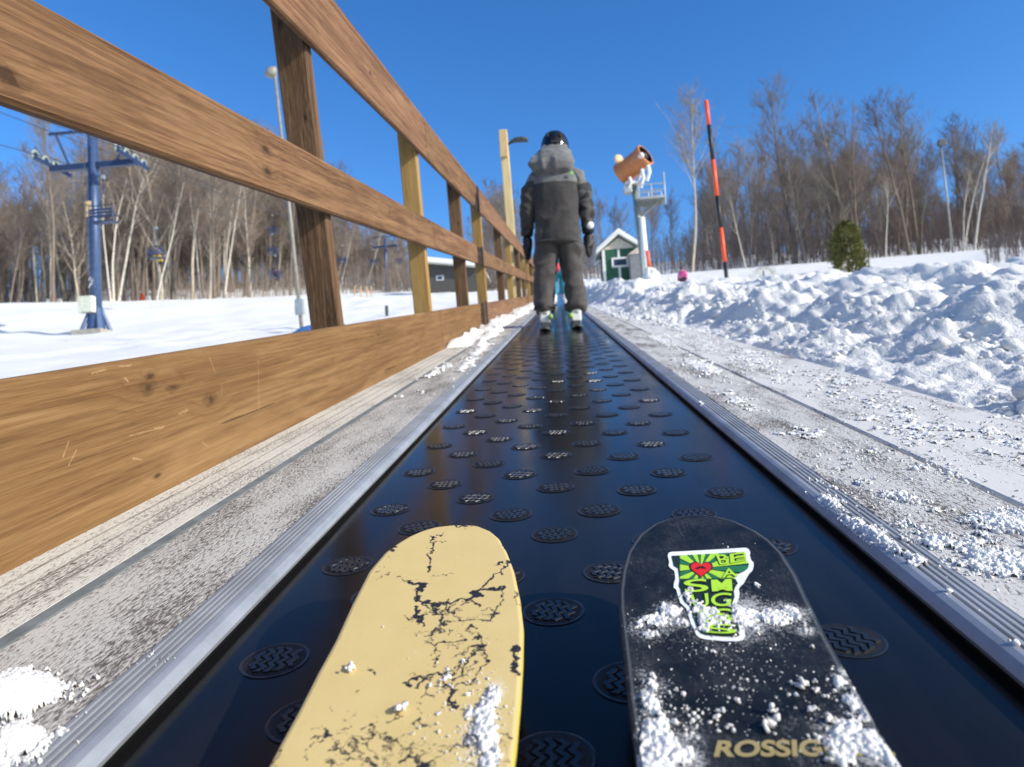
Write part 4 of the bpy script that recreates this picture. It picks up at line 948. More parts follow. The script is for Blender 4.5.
# --- simple full figures for the people further off ---------------------------
def small_person(label, B, H, jc, pc, hc, gc=(.02, .02, .02), seated=False, rz=0.0, group=None, upright=True, boots=(.03, .03, .03)):
    rt = empty('person', B, label, 'person', group, upright=upright, rz=rz); k = H/1.62
    mj = cloth('jacket cloth', jc); mp = cloth('trouser cloth', pc); mh = plain('helmet paint', hc, .3); mg = plain('glove cloth', gc, .6); mbt = plain('boot plastic', boots, .4)
    if seated:
        legs = [(-.09, 0, .0), (-.11, .40, .02), (-.11, .46, -.40)], [(.09, 0, .0), (.11, .40, .02), (.11, .46, -.40)]; base = 0.0
        J = {'pel': (0, 0, .02), 'che': (0, .0, .36), 'nec': (0, .02, .55), 'hea': (0, .03, .66)}
        arms = [(-.17, 0, .46), (-.24, .08, .22), (-.16, .30, .16)], [(.17, 0, .46), (.24, .08, .22), (.16, .30, .16)]
    else:
        legs = [(-.09, 0, .80), (-.12, .02, .44), (-.13, -.01, .12)], [(.09, 0, .80), (.12, .02, .44), (.13, -.01, .12)]
        J = {'pel': (0, 0, .82), 'che': (0, 0, 1.14), 'nec': (0, 0, 1.33), 'hea': (0, .02, 1.45)}
        arms = [(-.17, 0, 1.26), (-.25, -.01, 1.0), (-.25, .05, .80)], [(.17, 0, 1.26), (.25, -.01, 1.0), (.25, .05, .80)]
    S = lambda p: tuple(c*k for c in p)
    pts = [J['pel'], J['che'], J['nec'], J['hea']]; ed = [(0, 1), (1, 2), (2, 3)]; rd = [.12, .13, .055, .085]
    for ch, r in ((legs[0], (.085, .06, .045)), (legs[1], (.085, .06, .045))):
        b = len(pts); pts += ch; ed += [(0, b), (b, b+1), (b+1, b+2)]; rd += r
    for ch in arms:
        b = len(pts); pts += ch; ed += [(1, b), (b, b+1), (b+1, b+2)]; rd += (.06, .042, .03)
    skin('body', [S(p) for p in pts], ed, [r*k for r in rd], M_SKIN, rt, 1)
    b0 = J['pel']; c0 = J['che']; n0 = J['nec']
    jp = [(b0[0], b0[1], b0[2]+.0), c0, (n0[0], n0[1], n0[2]-.04)]; je = [(0, 1), (1, 2)]; jr = [.165, .175, .08]
    for ch in arms: q = len(jp); jp += ch; je += [(1, q), (q, q+1), (q+1, q+2)]; jr += [.085, .068, .056]
    skin('jacket', [S(p) for p in jp], je, [r*k for r in jr], mj, rt, 1)
    tp = [b0]; te = []; trd = [.155]
    for ch in legs: q = len(tp); tp += ch; te += [(0, q), (q, q+1), (q+1, q+2)]; trd += [.115, .092, .085]
    skin('trousers', [S(p) for p in tp], te, [r*k for r in trd], mp, rt, 1)
    hz = J['hea']; h = MB().ball(S((hz[0], hz[1], hz[2]+.01)), .135*k, 18, 10, -.35).build('helmet', mh, rt, True)
    MB().ball(S((hz[0], hz[1]+.085, hz[2]+.0)), (.085*k, .04*k, .045*k)).build('goggles', M_LENS, rt, True)
    for s, ch in zip((-1, 1), arms): MB().ball(S(ch[2]), (.055*k, .06*k, .065*k)).build('glove', mg, rt, True)
    for s, ch in zip((-1, 1), legs):
        e = ch[2]; MB().loft([ell(e[0]*k, (e[1]+.03)*k, (e[2]-.12)*k, .055*k, .14*k), ell(e[0]*k, (e[1]+.02)*k, (e[2]-.04)*k, .06*k, .12*k), ell(e[0]*k, e[1]*k, (e[2]+.10)*k, .066*k, .075*k)]).build('boot', mbt, rt, True)
    return rt
P2 = 15.6
x2 = hit(560, 300, 1, P2)[0]
small_person('small skier in teal and blue further up the belt, seen between the charcoal legs', (x2, P2, .032), 1.42, (.012, .10, .12), (.02, .25, .33), (.01, .05, .06), boots=(.7, .7, .7))
for s in (-1, 1): worn_ski('ski', 'short ski under the %s boot of the teal skier' % ('left' if s < 0 else 'right'), s*.115, -.5, .65, .08, M_BOOTG, M_BOOTW, (x2, P2, 0), 'skis of the teal skier')
# red pack on the teal skier
tp = MB().loft([ell(-.03, -.19, .66, .05, .03), ell(-.03, -.20, .75, .065, .045), ell(-.03, -.19, .84, .05, .03)]).build('backpack', plain('red pack', (.62, .02, .06), .6), None, True)
rb = empty('hip_pack', (x2, P2, .032), 'small red hip pack on the back of the teal skier', 'hip pack'); tp.parent = rb; tp.name = 'pack_body'
MB().tube([(-.16, -.05, .80), (-.07, -.17, .80), (.01, -.17, .80), (.16, -.05, .80)], .014).build('waist_strap', M_GLOVE, rb)
# ================================================================ chairlift, snow gun, hut, poles
M_BLUE = plain('blue tower paint', (.045, .085, .185), .4, .1, var=.2); M_NAVY = plain('navy steel', (.025, .045, .11), .45, .2); M_GALV = plain('galvanised steel', (.42, .44, .45), .45, .6)
M_CONC = plain('concrete', (.33, .31, .27), .9); M_SHEAVE = plain('pale sheave', (.26, .30, .26), .5); M_ROPE = plain('steel rope', (.06, .065, .075), .5, .5)
M_CREAM = plain('cream box paint', (.60, .62, .52), .5); M_PAPER = plain('tan notice', (.62, .44, .20), .7); M_NUM = plain('white numeral', (.8, .8, .8), .5)
M_ORANGE = plain('orange shell paint', (.47, .17, .055), .4, var=.2); M_OUTLET = plain('dark outlet', (.01, .01, .01), .6); M_REDO = plain('fluorescent orange', (.85, .10, .03), .5, var=.08); M_BLK = plain('black pole paint', (.014, .014, .016), .5)
M_HGREEN = plain('green siding', (.010, .085, .045), .6, var=.15); M_TRIM = plain('white trim', (.72, .72, .70), .5, var=.06); M_GREYS = plain('grey siding', (.17, .18, .20), .7); M_GLASS = plain('dark glass', (.03, .05, .09), .1)
def ground_at(px, Y):
    x = hit(px, 300, 1, Y)[0]; return (x, Y, gz(x, Y))
def lift_tower(B, H, label, detail=True, group='chairlift towers'):
    t = empty('lift_tower', B, label, 'lift tower', group); k = H/9.6
    MB().tube([(0, 0, .35*k), (0, 0, H*.55), (0, 0, H)], [.27*k, .245*k, .22*k], 20).build('pole', M_BLUE, t, True)
    MB().box((-.75*k, -.75*k, -.6), (.75*k, .75*k, .10*k)).build('footing', M_CONC, t, False, .03)
    f = MB()
    for a in range(4):
        c, s = math.cos(a*math.pi/2+.78), math.sin(a*math.pi/2+.78)
        f.tube([(c*.60*k, s*.60*k, .1*k), (c*.22*k, s*.22*k, 1.25*k)], [.10*k, .06*k], 8)
    f.tube([(0, 0, .1*k), (0, 0, .2*k), (0, 0, 1.3*k)], [.62*k, .42*k, .25*k], 16); f.build('flared_base', M_BLUE, t)
    za = H*.845
    MB().box((-2.15*k, -.13*k, za-.14*k), (2.15*k, .13*k, za+.14*k)).build('crossarm', M_NAVY, t, False, .02)
    g = MB(); g.box((-2.2*k, -.06, H*1.02), (2.2*k, .06, H*1.02+.12*k)); g.tube([(-1.15*k, 0, za), (-1.85*k, 0, H*1.02)], .06*k, 8); g.tube([(1.15*k, 0, za), (1.85*k, 0, H*1.02)], .06*k, 8); g.build('lifting_frame', M_NAVY, t)
    for s in (-1, 1):
        xx = s*2.02*k
        a = MB().box((xx-.06*k, -1.2*k, za+.02*k), (xx+.06*k, 1.2*k, za+.20*k)).build('sheave_beam', M_NAVY, t, False, .01)
        for j in range(4):
            y = (-1.02+j*.68)*k; xw = xx + (-.12)*k
            MB().tube([(xw-.05*k, y, za+.30*k), (xw-.045*k, y, za+.30*k), (xw+.045*k, y, za+.30*k), (xw+.05*k, y, za+.30*k)], [.18*k, .25*k, .25*k, .18*k], 20).build('sheave', M_SHEAVE, a, True)
            MB().tube([(xw-.058*k, y, za+.30*k), (xw+.058*k, y, za+.30*k)], .15*k, 12).build('hub', M_NAVY, a)
    if detail:
        l = MB()
        for s in (-1, 1): l.tube([(.20*s*k+0.0, -.32*k, H*.30), (.2*s*k, -.32*k, H*.95)], .018, 6)
        for i in range(18): l.box((-.2*k, -.33*k, H*(.31+i*.036)), (.2*k, -.31*k, H*(.31+i*.036)+.02))
        l.build('ladder', M_NAVY, t)
    return t
TB = ground_at(91.5, 35.0); _, TH = loc(TB, 88, 136)
tw = lift_tower(TB, TH, 'big blue chairlift tower with a white numeral 2 and control box, left beyond the fence')
def on_tower(px, py, dy=-.3): return loc(TB, px, py, dy)
x, z = on_tower(89, 305); b = MB().box((x-.36, -.62, z-.42), (x+.36, -.27, z+.42)).build('control_box', M_CREAM, tw, False, .03)
x, z = on_tower(88, 209); MB().box((x-.17, -.33, z-.40), (x+.17, -.27, z+.40)).build('notice', M_PAPER, tw)
me = text_mesh('2', .03); q = link('numeral', me, M_NUM, tw); x, z = on_tower(91, 282); s_ = 1.0
V = np.array([v.co[:] for v in me.vertices]); lo, hi = V.min(0), V.max(0)
for v in me.vertices:
    u = (v.co.x-lo[0])/(hi[0]-lo[0])-.5; w = (v.co.y-lo[1])/(hi[1]-lo[1])-.5; v.co = (x+u*.34, -.285+.12*(u*2)**2*.35, z+w*.52)
MB().loft([[(a, b2, zz) for a, b2, _ in ell(x, -.0, 0, .262, .262, 24, 2)] for zz in (z-.40, z+.40)]).build('number_plate', M_NAVY, tw, True)
# second, far tower and further one
TB2 = ground_at(388, 118.0); _, TH2 = loc(TB2, 386, 238)
lift_tower(TB2, TH2, 'distant slim blue chairlift tower seen between two fence posts', False)
# ropes run past both towers
def bel(P, loc_): return np.array(P) + np.array([loc_[0], 0, 0]) + loc_[1]*UP + loc_[2]*FW
def rope(name, label, sx, zadd, sag=.5, r=.022):
    k1, k2 = TH/9.6, TH2/9.6
    A = bel(TB, (sx*2.02*k1-.12*k1, TH*.845+zadd*k1, 0)); C2 = bel(TB2, (sx*2.02*k2-.12*k2, TH2*.845+zadd*k2, 0))
    d = (A-C2)/np.linalg.norm(A-C2); A0 = A + np.array([d[0]*30, d[1]*30, d[2]*30+1.0]); E2 = C2 - d*70
    pts = [A0 + (A-A0)*t - np.array([0, 0, .8*t*(1-t)*4*.4]) for t in np.linspace(0, 1, 8)] + [A + (C2-A)*t - np.array([0, 0, sag*4*t*(1-t)]) for t in np.linspace(0, 1, 20)[1:]] + [E2]
    o = MB().tube([tuple(p) for p in pts], r, 6).build('haul_rope', M_ROPE, None, True); tag(o, label, 'cable', 'lift cables'); return A, C2
RL = rope('haul_rope', 'left steel haul rope over the outer sheaves of the blue lift tower', -1, .56, 1.2)
RR = rope('haul_rope', 'right steel haul rope carrying the chairs past the blue lift tower', 1, .56, 1.2)
k1 = TH/9.6
A = bel(TB, (-2.0*k1, TH*1.035, 0)); C2 = bel(TB2, (-2.0*TH2/9.6, TH2*1.03, 0)); d = (A-C2)/np.linalg.norm(A-C2)
tag(MB().tube([tuple(A+d*30+np.array([0, 0, 1.5])), tuple(A+d*14+np.array([0, 0, .5])), tuple(A), tuple(A+(C2-A)*.5-np.array([0, 0, 1])), tuple(C2)], .02, 6).build('signal_cable', M_ROPE, None, True), 'thin signal cable strung from the top frame of the lift tower', 'cable', 'lift cables')
# chairs
def chair_proto(B, label, back=M_NAVY):
    c = empty('lift_chair', B, label, 'lift chair', 'chairs hanging on the lift')   # origin: middle of the seat
    MB().tube([(0, .0, 2.25), (0, -.02, 1.5), (0, -.25, 1.05), (0, -.30, .75)], .035, 8).build('hanger', M_NAVY, c, True)
    MB().tube([(-.62, -.22, .05), (-.62, -.25, .75), (.62, -.25, .75), (.62, -.22, .05)], .03, 8).build('side_frame', M_NAVY, c)
    MB().box((-.60, -.22, -.03), (.60, .28, .03)).build('seat', back, c, False, .015)
    m = MB()
    for i in range(3): m.box((-.58, -.27, .18+i*.16), (.58, -.24, .29+i*.16))
    m.build('backrest', back, c, False, .008)
    MB().tube([(-.60, -.2, .34), (-.60, .34, .36), (.60, .34, .36), (.60, -.2, .34)], .02, 6).build('safety_bar', M_NAVY, c)
    MB().box((-.08, -.08, 2.2), (.08, .08, 2.36)).build('rope_grip', M_GALV, c, False, .01)
    return c
def on_rope(R, t): return R[0] + (R[1]-R[0])*t - np.array([0, 0, 1.2*4*t*(1-t)])
ch = []
def hang(P, lbl):
    q = np.array(P) - UP*2.3
    if not ch: ch.append(chair_proto(tuple(q), lbl)); return ch[0], q
    c = copy_tree(ch[0]); c.location = q; c['label'] = lbl; ch.append(c); return c, q
x, z = loc(TB, 104, 222, -1.4)
c0, q0 = hang(bel(TB, (x, z+2.3, -1.4)), 'empty blue lift chair hanging in front of the big tower pole')
cn = ['empty blue lift chair nearest behind the thin pale lamp pole, upper of three', 'empty slatted lift chair below the uppermost one beside the lamp pole', 'lift chair carrying the rider in a red jacket', 'small empty lift chair just right of the nearest fence post', 'tiny lift chair beside the far lift tower, left of its pole', 'tiny lift chair just right of the far lift tower pole']
def px_chair(px, py, Y): 
    p = hit(px, py, 1, Y); return p
spec = [(157, 258, 52, 'lift chair carrying the rider in yellow trousers, right of the big tower'), (273, 233, 88, cn[0]), (273, 254, 80, cn[1]), (276, 277, 74, cn[2]), (343, 263, 92, cn[3]), (374, 264, 108, cn[4]), (399, 263, 112, cn[5])]
seats = {}
for px, py, Y, lb in spec:
    p = px_chair(px, py, Y); c, q = hang(p + UP*2.3, lb); seats[lb] = p
pr = seats[spec[0][3]]; small_person('lift rider in white jacket and yellow trousers sitting on a chair by the tower', tuple(pr+UP*.16), 1.6, (.55, .55, .55), (.60, .42, .03), (.05, .05, .05), seated=True)
pr = seats[cn[2]]; small_person('lift rider in a red jacket sitting on a chair in front of the birches', tuple(pr+UP*.16), 1.6, (.42, .03, .06), (.02, .02, .03), (.05, .05, .06), seated=True)

# --- thin pale lamp pole behind the nearest post
LB = ground_at(299.5, 22.0); lx, lz = loc(LB, 275, 76)
lp = empty('lamp_pole', LB, 'thin pale metal lamp pole with a grey box, half hidden by the nearest fence post', 'lamp pole')
M_PALE = plain('pale pole paint', (.25, .235, .20), .5)
MB().tube([(0, 0, -.4), (lx*.5, 0, lz*.5), (lx, 0, lz)], [.062, .055, .046], 12).build('pole', M_PALE, lp, True)
MB().box((-.16, -.20, .42), (.12, -.07, .92)).build('control_box', M_GALV, lp, False, .02)
MB().loft([ell(lx-.14, 0, lz-.02, .10, .10), ell(lx-.14, 0, lz+.06, .20, .16), ell(lx-.10, 0, lz+.24, .16, .13), ell(lx-.02, 0, lz+.30, .07, .07)]).build('lamp_head', M_PALE, lp, True)
# --- timber lamp post behind the fence
QB = (hit(517, 300, 1, 15.0)[0], 15.0, -.25); qx, qz = loc(QB, 503, 131)
qp = empty('lamp_post', QB, 'pale square timber lamp post with a flat lamp head, rising behind the fence', 'lamp post')
mb = MB(); rings = []
for i in range(9):
    t = i/8; cxx = qx*t; w = .085
    rings.append([(cxx-w, -w, qz*t-.3*(1-t)), (cxx+w, -w, qz*t-.3*(1-t)), (cxx+w, w, qz*t-.3*(1-t)), (cxx-w, w, qz*t-.3*(1-t))])
mb.loft(rings).build('post', wood('pale post timber', (.42, .30, .13), (.62, .48, .24), (.72, .60, .36), 'Z', 30, 4.0), qp, False, .01)
MB().box((qx-.08, -.15, qz-.62), (qx+.075, -.087, qz-.04)).build('splice_block', wood('splice timber', (.35, .22, .10), (.55, .38, .18), (.65, .5, .28), 'Z', 30, 8.0), qp, False, .006)
MB().tube([(qx+.08, 0, qz-.30), (qx+.20, -.02, qz-.26)], .025, 8).build('arm', M_BLK, qp)
MB().loft([[(qx+.14+a*.38, yy, qz-.27+.03*math.sin(a*3)+hh) for yy, hh in ((-.11*ww, 0), (.11*ww, 0), (.10*ww, .055*ww), (-.10*ww, .055*ww))] for a, ww in ((0, .5), (.3, .9), (.7, 1.0), (1.0, .8))]).build('lamp_head', plain('lamp housing', (.05, .06, .05), .5), qp, False, .008)
# --- slim lamp pole on the right
RB = ground_at(953, 50.0); rx, rz_ = loc(RB, 940.5, 143)
rp = empty('lamp_pole', RB, 'slim grey lamp pole with a small flood lamp, in front of the right-hand wood', 'lamp pole')
MB().tube([(0, 0, -.5), (rx*.5, 0, rz_*.5), (rx, 0, rz_)], [.075, .06, .05], 10).build('pole', plain('grey pole', (.27, .26, .25), .5, .2), rp, True)
MB().loft([[(rx+a, -.20, rz_+c) for a, c in ((-.24, -.25), (.28, -.25), (.32, .18), (-.20, .22))], [(rx+a, .14, rz_+c) for a, c in ((-.18, -.2), (.22, -.2), (.26, .14), (-.14, .18))]]).build('flood_lamp', plain('lamp case', (.06, .065, .07), .4), rp, False, .03)
# --- orange and black marker pole
KB = ground_at(728, 14.5); kx, kz = loc(KB, 706, 101)
kp = empty('marker_pole', KB, 'tall leaning pole banded orange and black, stuck in the snow bank', 'marker pole')
bands = [(101, M_REDO), (125, M_BLK), (160, M_REDO), (196, M_BLK), (228, M_REDO), (262, M_BLK), (296, M_BLK)]
zs = [loc(KB, 706+(b-101)*.126, b)[1] for b, _ in bands]
for i in range(len(bands)-1):
    z1, z0 = zs[i], max(zs[i+1], -.5)
    MB().tube([(kx*z0/kz, 0, z0), (kx*z1/kz, 0, z1)], .040, 14).build('band', bands[i][1], kp, True)
MB().ball((kx, 0, kz), (.040, .04, .02), 14, 6, 0.0).build('cap', M_REDO, kp, True)

# --- fan snow gun on its tower
SB = ground_at(647, 34.0)
def sg(px, py): return loc(SB, px, py)
sgun = empty('snow_gun', SB, 'orange barrel fan snow gun on a grey steel tower with a small platform', 'snow gun')
tx, tz = sg(634, 186)
M_TOW = plain('grey green steel', (.24, .27, .26), .5, .4)
MB().tube([(.0, 0, -.8), (tx*.55, 0, tz*.55), (tx, 0, tz)], [.17, .15, .13], 12).build('mast', M_TOW, sgun, True)
xw0, zw0 = sg(647, 287); xw1, zw1 = sg(640, 219)
MB().tube([(xw0, -.25, zw0-.3), (xw1+.05, -.22, zw1)], [.17, .15], 12).build('white_sleeve', M_TRIM, sgun, True)
x, z = sg(645.5, 262); MB().loft([ell(x+.10, -.22, z-.45, .13, .20, 12), ell(x+.06, -.22, z+.45, .13, .20, 12)]).build('red_pad', plain('red pad', (.60, .10, .05), .6), sgun, True)
# platform under the gun
x0, z0 = sg(637, 202); x1, z1 = sg(664, 199)
pf = MB().box((x0, -.6, z0-.06), (x1, .6, z0+.05)).build('platform', M_GALV, sgun, False, .01)
fr = MB()
for Y in (-.57, .57):
    fr = MB()
    for X in (x0+.03, (x0+x1)/2, x1-.03): fr.tube([(X, Y, z0+.05), (X, Y, z0+.62)], .028, 6)
    fr.tube([(x0, Y, z0+.34), (x1, Y, z0+.34)], .022, 6); fr.tube([(x0, Y, z0+.62), (x1, Y, z0+.62)], .028, 6)
    fr.build('railing', M_GALV, pf)
gr = MB()
for i in range(9): gr.box((x0+.03, -.55+i*.13, z0-.10), (x1-.03, -.51+i*.13, z0-.062))
gr.build('grating', M_TOW, pf)
# upright post beside the platform
xa, za_ = sg(661, 176); MB().tube([(x1-.02, -.5, z0-.35), (xa+.05, -.5, za_)], .035, 8).build('railing_post', M_GALV, sgun)
MB().tube([(x0+.05, 0, z0-.06), (tx*.75, 0, tz*.70)], .06, 8).tube([(x1-.3, 0, z0-.06), (tx*.72, 0, tz*.66)], .05, 8).build('brace', M_TOW, sgun)
# barrel: axis up to the right and towards the viewer
bx0, bz0 = sg(621, 172); bx1, bz1 = sg(648, 155)
a0 = Vector((bx0+.12, .55, bz0+.05)); a1 = Vector((bx1-.14, -.30, bz1-.08)); ax_ = (a1-a0).normalized()
def along(pts, n=28):
    mb = MB(); mb.tube([a0 + (a1-a0)*t for t, r in pts], [r for t, r in pts], n, cap=False); return mb
R_ = .54
brl = along([(-.04, R_*1.10), (-.02, R_*1.14), (.08, R_*1.12), (.16, R_*1.0), (.5, R_*.97), (.82, R_*.94), (.88, R_*1.02), (.99, R_*1.02), (1.0, R_*.98), (1.001, R_*.86)]).build('barrel', M_ORANGE, sgun, True)
along([(.3, R_*.84), (.6, R_*.85), (.9, R_*.86), (1.0, R_*.86)]).build('inner_wall', M_OUTLET, brl, True)  # inside of the barrel, fan and nozzle coloured near black
MB().tube([a0+(a1-a0)*.55, a0+(a1-a0)*.58], R_*.82, 24).build('fan_disc', M_OUTLET, brl)
MB().tube([a0+(a1-a0)*.7, a0+(a1-a0)*.98, a0+(a1-a0)*1.03], [R_*.42, R_*.36, R_*.1], 18).build('nozzle_hub', M_OUTLET, brl, True)
MB().tube([a0+(a1-a0)*(-.05), a0+(a1-a0)*(-.02)], R_*1.05, 24).build('intake_grille', plain('intake mesh', (.10, .08, .07), .5, .4), brl)
xl, zl_ = sg(619, 157); MB().tube([(xl, .25, zl_-.05), (xl+.02, .22, zl_-.05)], .26, 18).build('side_disc', plain('pale orange disc', (.75, .50, .30), .5), sgun, True)
xh, zh = sg(639.5, 161); MB().tube([(xh, -.72, zh), (xh, -.64, zh)], .14, 14).build('inspection_cover', M_TRIM, sgun, True)
# yoke and hoses
yk = MB(); xm, zm = sg(634, 184)
yk.tube([(bx0+.28, .0, bz0-.50), (xm-.05, 0, zm+.0)], .07, 8); yk.tube([(bx1-.12, -.1, bz1-.45), (xm+.1, 0, zm)], .07, 8); yk.box((xm-.42, -.3, zm-.06), (xm+.42, .3, zm+.06)); yk.build('yoke', M_TRIM, sgun)
hs = MB(); 
for px, py, q, w in ((647, 168, 183, .09), (641, 172, 190, .08), (629, 180, 191, .07)):
    xa, za_ = sg(px, py); xb, zb = sg(px-1, q); hs.tube([(xa, -.35, za_), (xa+.05, -.38, (za_+zb)/2), (xb, -.3, zb)], w, 8)
hs.build('hose', M_TRIM, sgun)
xb, zb = sg(628, 192); MB().box((xb-.22, -.35, zb-.12), (xb+.16, .1, zb+.16)).build('valve_box', M_GALV, sgun, False, .02)
# --- hut
HB = ground_at(619.5, 40.0)
def ht(px, py): return loc(HB, px, py)
hut = empty('hut', HB, 'small green hut with white trim, gabled snowy roof and a white framed window', 'hut')
xL, zE = ht(602, 249); xR, _ = ht(637, 249); xP, zP = ht(618, 234); D = 2.4
MB().prism([(xL, -.6), (xR, -.6), (xR, zE-.05), (xP, zP-.10), (xL, zE-.05)], 0, D).build('wall', M_HGREEN, hut)
def roof_half(xa, za_, xb, zb): return MB().prism([(xa, za_), (xb, zb), (xb, zb+.16), (xa, za_+.16)], -.35, D+.3)
o = roof_half(xL-.35, zE-.30, xP, zP-.06).build('roof', M_TRIM, hut); roof_half(xP, zP-.06, xR+.35, zE-.24).build('roof', M_TRIM, hut)
MB().prism([(xL-.36, zE-.12), (xP, zP+.12), (xR+.36, zE-.06), (xR+.30, zE+.06), (xP, zP+.26), (xL-.30, zE)], -.30, D+.25).build('roof_snow', M_SNOW, hut, False, .03)
MB().prism([(xL+.05, zE-.06), (xR-.05, zE-.06), (xP, zP-.2)], -.02, -.004).build('gable_panel', plain('pale gable', (.50, .46, .40), .6), hut)
t_ = MB().box((xL-.02, -.04, -.6), (xL+.13, .03, zE-.08)).box((xR-.10, -.04, -.6), (xR+.02, .03, zE-.08)); t_.build('corner_trim', M_TRIM, hut)
xm, _ = ht(619, 260); MB().box((xm-.06, -.035, -.6), (xm+.06, -.002, zE-.1)).build('batten', M_TRIM, hut)
wx0, wz0 = ht(612, 268); wx1, wz1 = ht(628, 257)
w = MB().box((wx0, -.10, wz0), (wx1, -.04, wz0+.10)).box((wx0, -.10, wz1-.10), (wx1, -.04, wz1)).box((wx0, -.099, wz0+.1), (wx0+.10, -.04, wz1-.1)).box((wx1-.10, -.099, wz0+.1), (wx1, -.04, wz1-.1)).build('window_frame', M_TRIM, hut)
MB().box((wx0+.08, -.06, wz0+.08), (wx1-.08, -.045, wz1-.08)).build('pane', M_GLASS, w)
gx0, gz0 = ht(630, 290); gx1, gz1 = ht(642, 257)
box = empty('pump_cabinet', HB, 'grey metal cabinet with a pale sloped lid between the hut and the snow gun mast', 'cabinet')
MB().box((gx0, -.9, -.6), (gx1, .0-.06, gz1-.02)).build('body', M_GREYS, box, False, .02); MB().prism([(gx0-.08, gz1-.02), (gx1+.06, gz1-.02), (gx1+.06, gz1+.40), (gx1-.2, gz1+.40)], -.95, -.05).build('lid', plain('pale lid', (.50, .42, .36), .6), box)
# --- snow heap by the hut, pink child, odds and ends
sx_ = ground_at(652, 30.0)
heap = MB().ball((sx_[0], 30, sx_[2]+.30), (.34, .34, .55), 18, 12).ball((sx_[0]-.5, 29.8, sx_[2]+.05), (.6, .5, .35), 16, 10).build('snow_heap', M_SNOW, None, True)
wrinkle(heap, .12, 3, 3, 1.0); tag(heap, 'upright lump of piled snow beside the snow gun mast', 'snow pile')
KX = hit(683, 275, 1, 33.0); small_person('child in a pink jacket standing behind the snow bank', (KX[0], 33.0, gz(KX[0], 33.0)-.38), 1.25, (.75, .10, .32), (.10, .02, .06), (.10, .02, .07), rz=2.6)
# blue mat seen beside the nearest post
bm_ = hit(300, 331, 1, 5.5); mat_ = MB().loft([[(bm_[0]+a, 5.3+b, bm_[2]+c) for a, c in ((-.10, -.35), (.30, -.35), (.30, .03), (.20, .055), (.08, .035), (-.05, -.03))] for b in (0, .2, .45)]).build('padding_mat', plain('blue padding', (.06, .17, .42), .6), None, True, .02)
tag(mat_, 'blue rounded padding mat low behind the nearest fence post', 'mat')
sb = ground_at(385.5, 30.0); sxx, szz = loc(sb, 385, 310); stk_ = empty('stake', sb, 'short dark stake in the snow between the two nearest posts', 'stake')
MB().tube([(0, 0, -.5), (0, 0, max(szz, .4))], .07, 10).build('stake_shaft', plain('dark stake', (.05, .06, .06), .7), stk_, True); MB().tube([(0, 0, max(szz, .4)), (0, 0, max(szz, .4)+.04)], [.085, .06], 10).build('cap', M_BLK, stk_, True)
# bamboo rack far across the run
for i, px in enumerate((355, 361, 367.5, 371.5)):
    b_ = ground_at(px, 62.0); top = loc(b_, px-.3, 297 if i < 3 else 294)[1]
    r_ = MB().tube([(0, 0, -.4), (.03, 0, max(.9, top))], .055, 8).build('bamboo_pole', plain('bamboo', (.45, .34, .16), .6), None, True)
    rt = empty('bamboo_pole', b_, 'thin tan bamboo pole standing in a row on the open snow beyond the fence', 'bamboo pole', 'bamboo poles on the run'); r_.parent = rt; r_.name = 'shaft'
    MB().tube([(.015, 0, .5), (.017, 0, .56)], .07, 8).build('tie', M_REDO, rt)
for px, py, lb in ((53, 297, 'orange padded hydrant with white caps, left of the big lift tower'), (142, 297, 'small orange topped hydrant at the foot of the wood, right of lift tower')):
    hx, hy = hit(px, 300, 1, 84.0)[0], 84.0; hb = (hx, hy, gz(hx, hy)); rt = empty('hydrant', hb, lb, 'hydrant', 'hydrants along the wood')
    big = px < 100
    MB().tube([(0, 0, -.3), (0, 0, .5), (0, 0, 1.3 if big else 1.0)], [.34, .32, .22], 12).build('cover', M_REDO, rt, True)
    MB().box((-.9 if big else -.4, -.2, .0), (-.45 if big else -.2, .2, .75)).box((.5, -.2, .0), (1.0, .2, .7)).build('valve', M_TRIM, rt, False, .05)
# lodge far off between the posts
DB = ground_at(446, 70.0)
def dg_(px, py): return loc(DB, px, py)
x0, z0 = dg_(424, 289); x1, _ = dg_(480, 286); _, ze = dg_(440, 270); _, zr = dg_(434, 263)
lodge = empty('lodge', DB, 'low dark building with a snow covered roof far beyond the fence', 'building')
MB().box((x0, 0, -1.5), (x1, 7, ze)).build('wall', plain('dark boards', (.07, .065, .06), .8), lodge)
MB().prism([(x0-.8, ze+.95), (x1+.4, ze-.15), (x1+.4, ze+.25), (x0-.8, ze+1.5)], -.8, 8).build('roof', M_SNOW, lodge, False, .05)
MB().prism([(x0, ze), (x1, ze), (x1-.2, ze-.02), (x0, ze+.95)], .02, 6.9).build('gable', plain('dark gable', (.06, .056, .052), .8), lodge)
wx, wz = dg_(440, 278); q = MB().box((wx-.35, -.06, wz-.25), (wx+.35, -.005, wz+.25)).build('window', M_TRIM, lodge); MB().box((wx-.25, -.075, wz-.17), (wx+.25, -.0625, wz+.17)).build('pane', M_GLASS, q)
